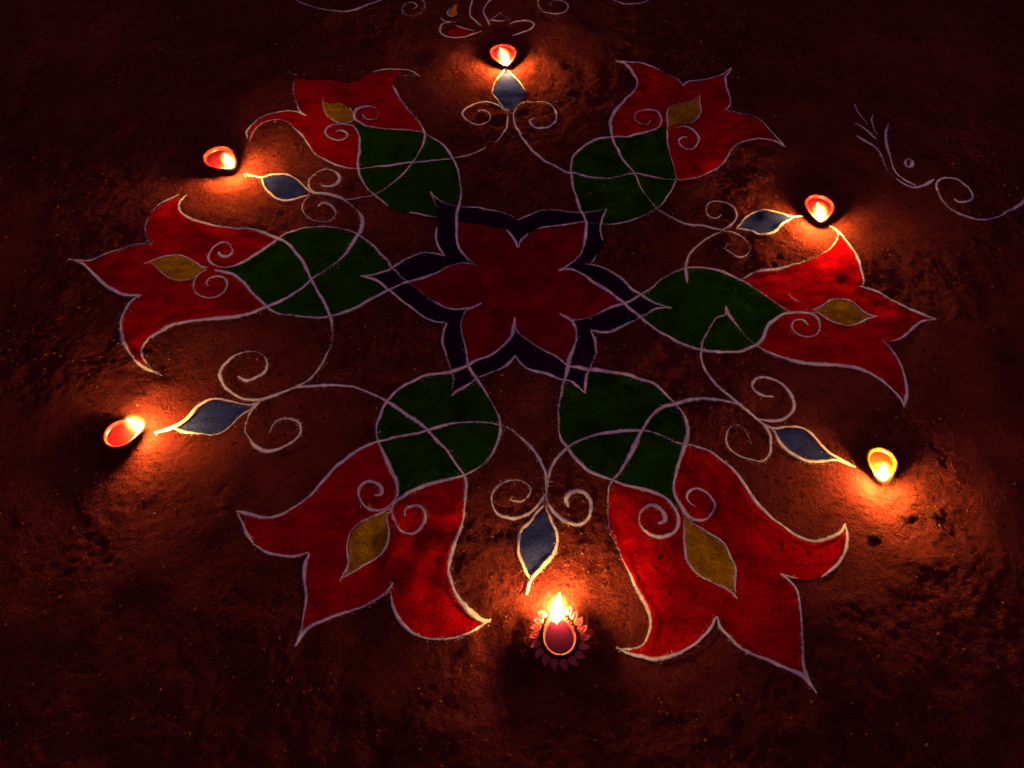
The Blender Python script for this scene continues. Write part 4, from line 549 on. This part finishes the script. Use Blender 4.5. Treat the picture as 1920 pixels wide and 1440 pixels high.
_count = [0]
def ribbon(path, width, i0, i1, origin, total_s, t0, t1, seed):
    """verts, faces and edge/thin attributes of one powder line between samples i0..i1 of a path"""
    P = path; L = len(P)
    T = np.gradient(P, axis=0); T /= np.linalg.norm(T, axis=1, keepdims=True) + 1e-9
    N = np.stack([-T[:, 1], T[:, 0]], 1)
    s = np.concatenate([[0], np.cumsum(np.linalg.norm(np.diff(P, axis=0), axis=1))])
    w = width * (1.0 + 0.30 * noise(s, s * 0 + seed, 0.05, 41) + 0.22 * noise(s, s * 0 + seed, 0.011, 42))
    if t0: w = w * (0.35 + 0.65 * np.clip(s / 0.016, 0, 1))
    if t1: w = w * (0.45 + 0.55 * np.clip((s[-1] - s) / 0.014, 0, 1))
    wob = 0.0011 * noise(s, s * 0 + seed + 7, 0.018, 43)
    us = np.array([-1, -0.55, 0, 0.55, 1.0])
    dz = 0.00010 * (seed % 7)
    V, E, TH = [], [], []
    for i in range(i0, i1 + 1):
        for u in us:
            p = P[i] + N[i] * (u * w[i] * 0.78 + wob[i])
            V.append((p[0], p[1], 0.0026 + dz + 0.0006 * (1 - u * u)))
            E.append(abs(u)); TH.append(0.5 + 0.5 * float(noise(s[i], seed * 1.7, 0.06, 44)))
    V = np.array(V); V[:, 2] += paint_z(V[:, 0], V[:, 1]); V -= np.array(origin)
    n = i1 - i0 + 1
    Fc = [(r * 5 + c, r * 5 + c + 1, r * 5 + c + 6, r * 5 + c + 5) for r in range(n - 1) for c in range(4)]
    return V, Fc, E, TH

def line_mesh(name, pieces):
    V, Fc, E, TH, o = [], [], [], [], 0
    for v, f, e, t in pieces:
        V.append(v); Fc += [tuple(i + o for i in q) for q in f]; E += e; TH += t; o += len(v)
    me = mesh_from(name, np.vstack(V), Fc, M['chalk'], True)
    for nm, vals in (('edge', E), ('thin', TH)):
        a = me.attributes.new(nm, 'FLOAT', 'POINT'); a.data.foreach_set('value', np.array(vals, np.float32))
    return me

def draw_lines(owners, origin_of, separate=('curl', 'scroll', 'plume_stroke', 'dot', 'leaf_loop', 'bloom')):
    """owners: part key -> parent object. Outlines of a part are joined; each curl or scroll is its own child."""
    joined, single = {}, []
    for k, (w, t0, t1, segs) in enumerate(STROKES):
        if segs[0][0] not in owners: continue
        allp, bounds = [], []
        for part, sub, pts in segs:
            bounds.append((part, sub, len(allp))); allp += pts
        path, seg = catmull(allp, 0.0035)
        for b, (part, sub, start) in enumerate(bounds):
            last = bounds[b + 1][2] if b + 1 < len(bounds) else len(allp) - 1
            i0 = int(np.argmax(seg >= start)); i1 = int(np.argmax(seg >= last)) if last < len(allp) - 1 else len(path) - 1
            pc = ribbon(path, w, i0, i1, origin_of[part], 0, t0, t1, k)
            if sub in separate: single.append((part, sub, pc))
            else: joined.setdefault((part, sub), []).append(pc)
    for (part, sub), pcs in joined.items(): link(sub, line_mesh(sub, pcs), owners[part])
    for part, sub, pc in single: link(sub, line_mesh(sub, [pc]), owners[part])

# ------------------------------------------------------------------ the rangoli
ORI = (0.0, 0.0, 0.0)
rangoli = link('rangoli', None, loc=ORI)
tag(rangoli, 'large round rangoli of red flowers, green leaves and a dark central star, outlined in white', 'rangoli')
owners = {}
PART_NAME = {'star': 'central_star', 'border': 'star_border', 'leaf': 'leaf', 'flower': 'flower', 'drop': 'drop'}
PART_LABEL = {
    'star': 'crimson six-petalled star at the centre of the rangoli',
    'border': 'dark purple border round the crimson central star',
    'flower0': 'red flower at the upper right, its yellow bud pointing up', 'flower1': 'red flower at the right, brightly lit at its upper petal',
    'flower2': 'red flower at the lower right, streaked paint beside the plate lamp', 'flower3': 'red flower at the lower left',
    'flower4': 'red flower at the far left', 'flower5': 'red flower at the upper left with blurred top edge',
    'drop0': 'grey-blue drop below the farthest lamp', 'drop1': 'grey-blue drop beside the upper right lamp', 'drop2': 'blue drop beside the ochre lamp',
    'drop3': 'blue drop pointing at the plate lamp', 'drop4': 'deep blue drop beside the left lamp', 'drop5': 'blue drop beside the upper left lamp',
}
for part, sub, mat, pts in FILLS:
    if sub == '' and part not in ('plume', 'lampdraw'):
        nm = PART_NAME[part.rstrip('0123456789')]
        owners[part] = sheet(nm, mat, pts, rangoli)
        if part in PART_LABEL: owners[part]['label'] = PART_LABEL[part]
for part, sub, mat, pts in FILLS:
    if sub and part in owners: sheet(sub, mat, pts, owners[part])
draw_lines(owners, {k: ORI for k in owners})

# ------------------------------------------------------------------ the two other chalk drawings
def side_drawing(key, name, label, cat):
    pts = np.array([p for w, a, b, segs in STROKES for k, s, q in segs if k == key for p in q])
    c = pts.mean(0); o = (float(c[0]), float(c[1]), float(paint_z(c[0], c[1])))
    root = link(name, None, loc=o)
    tag(root, label, cat)
    for part, sub, mat, q in FILLS:
        if part == key: sheet(sub, mat, q, root, o)
    draw_lines({key: root}, {key: o})
side_drawing('plume', 'plume_drawing', 'white chalk plume with a small ring and a scroll on bare earth to the right', 'chalk drawing')
side_drawing('lampdraw', 'lamp_drawing', 'white chalk scrolls with a small red bowl and orange flame beyond the farthest lamp', 'chalk drawing')

# ------------------------------------------------------------------ oil lamps
NTH = 96
TH = np.linspace(0, 2 * np.pi, NTH, endpoint=False)
def rim_curve(R0, nose, th=TH):
    a = np.abs((th + np.pi) % (2 * np.pi) - np.pi)
    r = R0 * (1 + nose * np.exp(-(a / (0.50 if nose < 0.6 else 0.66)) ** 1.25))
    return np.stack([r * np.cos(th), r * np.sin(th)], 1)

def loft(rings, close_first=True, close_last=True):
    V = np.vstack([np.column_stack([r, np.full(len(r), z) if np.isscalar(z) else z]) for r, z in rings]); n = len(rings[0][0]); F_ = []
    for k in range(len(rings) - 1):
        for i in range(n):
            j = (i + 1) % n
            F_.append((k * n + i, k * n + j, (k + 1) * n + j, (k + 1) * n + i))
    if close_first: F_.append(tuple(range(n - 1, -1, -1)))
    if close_last: F_.append(tuple((len(rings) - 1) * n + i for i in range(n)))
    return V, F_

def tube(path, radii, nseg=8):
    path = np.asarray(path, float); V, F_ = [], []
    for k, p in enumerate(path):
        t = path[min(k + 1, len(path) - 1)] - path[max(k - 1, 0)]; t /= np.linalg.norm(t)
        a = np.cross(t, (0, 1, 0.2)); a /= np.linalg.norm(a); b = np.cross(t, a)
        for i in range(nseg):
            q = 2 * math.pi * i / nseg
            V.append(p + radii[k] * (math.cos(q) * a + math.sin(q) * b))
    for k in range(len(path) - 1):
        for i in range(nseg):
            j = (i + 1) % nseg
            F_.append((k * nseg + i, k * nseg + j, (k + 1) * nseg + j, (k + 1) * nseg + i))
    F_.append(tuple(range(nseg - 1, -1, -1))); F_.append(tuple((len(path) - 1) * nseg + i for i in range(nseg)))
    return np.array(V), F_

def petal_mesh(mat):
    """a small paisley with a raised border and a raised seed, tip curling sideways"""
    n = 18; t = np.linspace(0, 1, n, endpoint=False); a = 2 * np.pi * t
    def outline(s):
        r = 0.0056 * s
        x = r * 1.0 * np.cos(a); y = r * np.sin(a) * 0.95
        k = np.clip(np.cos(a), 0, 1) ** 3
        x = x + k * 0.0046 * s; y = y + k * k * 0.0034 * s
        return np.stack([x, y], 1)
    V, F_ = loft([(outline(0.95), 0.0), (outline(1.0), 0.0016), (outline(0.92), 0.0026), (outline(0.74), 0.0026), (outline(0.66), 0.0017), (outline(0.40), 0.0017), (outline(0.33), 0.0025), (outline(0.12), 0.0026)])
    return mesh_from('petal', V, F_, mat, True)

def build_diya(key, centre, ang, R0, flame_at, lean, glaze, label):
    mat = M['clay_' + glaze]
    oil = {'red': 'oil_red', 'plate': 'oil_dark', 'ochre': 'oil_ochre'}[glaze]
    Hd = {'top': 0.0222, 'upper_right': 0.0240, 'left': 0.0240}.get(key, 0.026)
    zb = float(swell(centre[0], centre[1])) + 0.0006
    root = link('diya', None, loc=(centre[0], centre[1], zb)); root.rotation_euler = (0, 0, ang); root.scale = (1, 1, 0.78)
    tag(root, label, 'oil lamp', 'clay oil lamps set round the rangoli')
    nose = 0.72 if glaze == 'plate' else 0.52
    def ring(s, nf): return rim_curve(R0 * s, nose * nf)
    lipz = lambda z: z - 0.0048 * np.exp(-(np.minimum(TH, 2 * np.pi - TH) / 0.5) ** 2)
    rings = [(ring(0.50, 0.1), 0.0), (ring(0.60, 0.2), 0.0012), (ring(0.78, 0.45), 0.0085), (ring(0.91, 0.75), 0.0175), (ring(0.985, 1.0), lipz(Hd - 0.002)),
             (ring(0.965, 1.0), lipz(Hd)), (ring(0.90, 0.98), lipz(Hd - 0.001)), (ring(0.84, 0.9), 0.0205), (ring(0.72, 0.7), 0.0105), (ring(0.45, 0.3), 0.0072), (ring(0.12, 0.0), 0.0066)]
    V, F_ = loft(rings)
    bowl = link('bowl', mesh_from('bowl', V, F_, mat, True), root)
    # ribbed rim: a cord of small notches round the lip
    nr = 312; th = np.linspace(0, 2 * np.pi, nr, endpoint=False); base = rim_curve(R0 * 0.985, nose, th)
    tn = np.roll(base, -1, 0) - np.roll(base, 1, 0); tn /= np.linalg.norm(tn, axis=1, keepdims=True); nn = np.stack([tn[:, 1], -tn[:, 0]], 1)
    rr = 0.0018 * (1 + 0.36 * np.where(np.sin(th * 46) > -0.2, 1, -1))
    zc = Hd - 0.0048 * np.exp(-(np.minimum(th, 2 * np.pi - th) / 0.5) ** 2)
    rg = []
    for q in np.linspace(0, 2 * np.pi, 8, endpoint=False):
        rg.append((base + nn * (np.cos(q) * rr)[:, None], zc + np.sin(q) * rr * 0.9))
    V, F_ = loft(rg + rg[:1], False, False)
    link('rim', mesh_from('rim', V, F_, M['clay_rim'] if glaze == 'plate' else mat, True), root)
    # oil
    c = rim_curve(R0 * 0.86, nose * 0.93)
    V, F_ = loft([(c, 0.0202), (c * 0.985, 0.0198), (c * 0.5, 0.0196)])
    link('oil', mesh_from('oil', V, F_, M[oil]), root)
    # wick
    fx, fy = flame_at[0] - centre[0], flame_at[1] - centre[1]
    ca, sa = math.cos(-ang), math.sin(-ang)
    f = np.array([fx * ca - fy * sa, fx * sa + fy * ca])
    f[1] *= 0.6; f[0] = min(max(f[0], (1.42 if glaze == 'plate' else 0.85) * R0), (1 + nose) * R0 * 0.95)
    foot = np.array([f[0], f[1], 0.0245])
    path = [(-0.35 * R0, -0.25 * R0, 0.0160), (0.05 * R0, -0.1 * R0, 0.0165), (0.6 * R0, 0.02 * R0, 0.0165), (f[0] * 0.88, f[1] * 0.8, 0.0215), foot]
    V, F_ = tube(catmull(path, 0.003)[0], None or [0.0019] * len(catmull(path, 0.003)[0]))
    wick = link('wick', mesh_from('wick', V, F_, M['cotton'], True), root)
    tipp = [foot - np.array((0.0012, 0, 0.001)), foot + np.array((0.0006, 0, 0.0022)), foot + np.array((0.001, 0, 0.0042))]
    V, F_ = tube(tipp, [0.0021, 0.0019, 0.0008])
    link('charred_tip', mesh_from('charred_tip', V, F_, M['char'], True), wick)
    # flame: teardrop rising from the wick and bending with the draught
    lx, ly = lean[0] * ca - lean[1] * sa, lean[0] * sa + lean[1] * ca
    hgt = 0.0345; rad = 0.0066 if glaze != 'plate' else 0.0074
    n = 18; prof = [(0.0, 0.40), (0.05, 0.74), (0.12, 0.92), (0.20, 1.0), (0.30, 1.0), (0.45, 0.93), (0.60, 0.74), (0.75, 0.48), (0.88, 0.24), (1.0, 0.03)]
    rg = []
    for t, r in prof:
        ox, oy = lx * t ** 1.25, ly * t ** 1.25
        q = np.linspace(0, 2 * np.pi, n, endpoint=False)
        rg.append((np.stack([foot[0] + ox + rad * r * np.cos(q), foot[1] + oy + rad * r * np.sin(q)], 1), foot[2] + 0.0016 + hgt * t))
    V, F_ = loft(rg)
    fm = mesh_from('flame', V, F_, M['flame'], True)
    glow_weight = np.repeat([0.02 + 0.98 * max(0.0, min(1.0, (0.40 - t) / 0.20)) for t, r in prof], n)  # emission gathered at the foot to lower the light source
    ha = fm.attributes.new('low_glow', 'FLOAT', 'POINT'); ha.data.foreach_set('value', glow_weight.astype(np.float32))
    flame = link('flame', fm, root)
    # added glow imitating bloom (a volume, so its edge is soft)
    u = 10; vv = [(0, 0, 1)]
    for i in range(1, u):
        for j in range(16):
            p, a = math.pi * i / u, 2 * math.pi * j / 16
            vv.append((math.sin(p) * math.cos(a), math.sin(p) * math.sin(a), math.cos(p)))
    vv.append((0, 0, -1)); ff = [(0, 1 + j, 1 + (j + 1) % 16) for j in range(16)]
    for i in range(u - 2):
        for j in range(16):
            a, b = 1 + i * 16 + j, 1 + i * 16 + (j + 1) % 16
            ff.append((a, a + 16, b + 16, b))
    e = len(vv) - 1; ff += [(e, e - 16 + (j + 1) % 16, e - 16 + j) for j in range(16)]
    halo = link('halo', mesh_from('halo', vv, ff, M['halo'], True), flame)
    ax = Vector((lx * 0.9, ly * 0.9, hgt)); ax.normalize()
    halo.rotation_mode = 'QUATERNION'; halo.rotation_quaternion = Vector((0, 0, 1)).rotation_difference(ax)
    halo.location = (foot[0] + lx * 0.34, foot[1] + ly * 0.34, foot[2] + 0.0016 + hgt * 0.42)
    halo.scale = (rad * 2.9, rad * 2.9, hgt * 0.86)
    if glaze == 'plate':
        pm = petal_mesh(M['clay_petal'])
        # paisley petals spaced evenly along the rim, from one side of the spout round to the other
        th = np.linspace(0.34, 2 * np.pi - 0.34, 400); rc = rim_curve(R0 * 1.0, nose, th)
        s = np.concatenate([[0], np.cumsum(np.linalg.norm(np.diff(rc, axis=0), axis=1))])
        for k in range(17):
            i = int(np.searchsorted(s, s[-1] * k / 16.0)); i = min(max(i, 1), 398)
            t = rc[i + 1] - rc[i - 1]; t /= np.linalg.norm(t); nrm = np.array((t[1], -t[0]))
            p = rc[i] + nrm * 0.0084
            o = link('petal', pm, root, (p[0], p[1], 0.0200))
            o.rotation_euler = (0, R(14), math.atan2(nrm[1], nrm[0]))
        # thin clay collar that carries the petals
        V, F_ = loft([(rim_curve(R0 * 0.94, nose), 0.0172), (rim_curve(R0 * 1.0, nose) * 1.10, 0.0186), (rim_curve(R0 * 1.0, nose) * 1.10, 0.0200), (rim_curve(R0 * 0.94, nose), 0.0204)], False, False)
        link('collar', mesh_from('collar', V, F_, mat, True), root)
    return root

DIYA_LABEL = {
    'top': 'small red clay lamp farthest away, above the grey-blue drop tip',
    'upper_left': 'small red clay lamp at the upper left, its flame beside the curled flower petal',
    'left': 'red clay lamp at the far left, flame at its right tip',
    'bottom': 'dark red clay lamp ringed with paisley petals, nearest the viewer',
    'lower_right': 'ochre yellow clay lamp at the lower right beside a blue drop',
    'upper_right': 'small red clay lamp at the upper right, near the right-hand red flower tip',
}
for key, c, ang, r0, fa, lean, glaze in DIYAS:
    build_diya(key, c, ang, r0, fa, lean, glaze, DIYA_LABEL[key])

# ------------------------------------------------------------------ loose soil
rng = np.random.default_rng(12)
def crumb_template(n=5):
    return np.array([(1, 0, 0), (0, 1, 0), (-1, 0, 0), (0, -1, 0), (0, 0, 0.8), (0, 0, -0.6)], float), [(0, 1, 4), (1, 2, 4), (2, 3, 4), (3, 0, 4), (1, 0, 5), (2, 1, 5), (3, 2, 5), (0, 3, 5)]
ALL_FILL = [np.array(p) for part, sub, m, p in FILLS if sub == '']
def scatter(name, count, lo, hi, mat, on_paint, label, cat, parent=None):
    tv, tf = crumb_template(); V, F_ = [], []
    xy = np.stack([rng.uniform(-1.2, 1.2, count), rng.uniform(-0.8, 0.93, count)], 1)
    dens = 0.5 + 0.9 * noise(xy[:, 0], xy[:, 1], 0.16, 11) + 0.3 * noise(xy[:, 0], xy[:, 1], 0.05, 12)
    keep = dens > rng.uniform(0, 1, count)
    paint = np.zeros(count, bool)
    for p in ALL_FILL: paint |= inside(p, xy)
    keep &= (~paint | (rng.uniform(0, 1, count) < on_paint))
    xy, paint = xy[keep], paint[keep]
    z = swell(xy[:, 0], xy[:, 1]) + np.where(paint, 0.5, 1.0) * grit_relief(xy[:, 0], xy[:, 1]) + np.where(paint, 0.0015, 0)
    for (x, y), zz in zip(xy, z):
        s = lo + (hi - lo) * rng.random() ** 3.5
        A = Matrix.Rotation(rng.uniform(0, 6.28), 3, 'Z') @ Matrix.Rotation(rng.uniform(-0.6, 0.6), 3, 'X')
        A = np.array(A)
        q = (tv * (1 + 0.35 * rng.uniform(-1, 1, tv.shape)) * (s, s * rng.uniform(0.6, 1), s * 0.7)) @ A.T + (x, y, zz + s * 0.25)
        o = len(V) * 6; V.append(q); F_ += [tuple(i + o for i in f) for f in tf]
    ob = link(name, mesh_from(name, np.vstack(V), F_, M[mat]), parent)
    tag(ob, label, cat, kind='stuff')
scatter('soil_crumbs', 16000, 0.0007, 0.0034, 'crumb', 0.006, 'loose reddish soil crumbs strewn over the bare earth', 'soil')
scatter('dark_grit', 2200, 0.0008, 0.0030, 'clod', 0.012, 'dark grit scattered over the bare earth', 'grit')
scatter('powder_specks', 260, 0.0005, 0.0009, 'speck', 1.0, 'tiny white powder specks fallen over the paint and earth', 'powder')

def stray_powder():
    """grains of white powder that fell beside the drawn lines"""
    tv, tf = crumb_template(); tf = np.array(tf); C = []
    for k, (w, t0, t1, segs) in enumerate(STROKES):
        path, _ = catmull([p for a, b, q in segs for p in q], 0.0022)
        T = np.gradient(path, axis=0); T /= np.linalg.norm(T, axis=1, keepdims=True) + 1e-9
        N = np.stack([-T[:, 1], T[:, 0]], 1)
        dense = np.clip(0.55 + 0.6 * noise(path[:, 0], path[:, 1], 0.06, 51), 0.1, 1)
        for rep in range(2):
            keep = rng.random(len(path)) < dense * 0.75
            off = rng.normal(0, 1, len(path)) * w * 0.62
            C.append((path + N * off[:, None])[keep])
    C = np.vstack(C); n = len(C)
    z = paint_z(C[:, 0], C[:, 1]) + 0.0020
    sz = 0.00035 + 0.00045 * rng.random(n) ** 2
    V = tv[None] * sz[:, None, None] * (1, 1, 0.7) + np.column_stack([C, z])[:, None, :]
    F_ = (tf[None] + (np.arange(n) * 6)[:, None, None]).reshape(-1, 3)
    o = link('stray_powder', mesh_from('stray_powder', V.reshape(-1, 3), F_.tolist(), M['speck']))
    tag(o, 'stray grains of white powder fallen beside the drawn white lines', 'powder', kind='stuff')
stray_powder()

def clod(centre, size, label, seed):
    r = np.random.default_rng(seed); n = 14; rg = []
    for t, z in ((0.75, 0.0), (1.0, 0.25), (0.92, 0.5), (0.6, 0.8), (0.2, 0.95)):
        a = np.linspace(0, 2 * np.pi, n, endpoint=False)
        k = t * size * (1 + 0.28 * r.uniform(-1, 1, n))
        rg.append((np.stack([k * np.cos(a), 0.75 * k * np.sin(a)], 1), size * 0.5 * (z + 0.08 * r.uniform(-1, 1, n)) if z else 0.0))
    V, F_ = loft(rg)
    o = link('soil_clod', mesh_from('soil_clod', V, F_, M['clod']), None, (centre[0], centre[1], float(swell(*centre)) - 0.0006))
    o.rotation_euler = (0, 0, r.uniform(0, 6)); tag(o, label, 'clod', 'dark lumps of earth')
clod((0.134, 0.563), 0.013, 'dark lump of earth right of the farthest lamp', 1)
clod((0.647, -0.443), 0.008, 'small dark lump of earth below the ochre lamp, the one to its right', 2)
clod((0.549, -0.478), 0.009, 'dark lump of earth directly below the ochre lamp', 3)
clod((0.485, 0.272), 0.010, 'dark lump of earth left of the upper right lamp', 4)
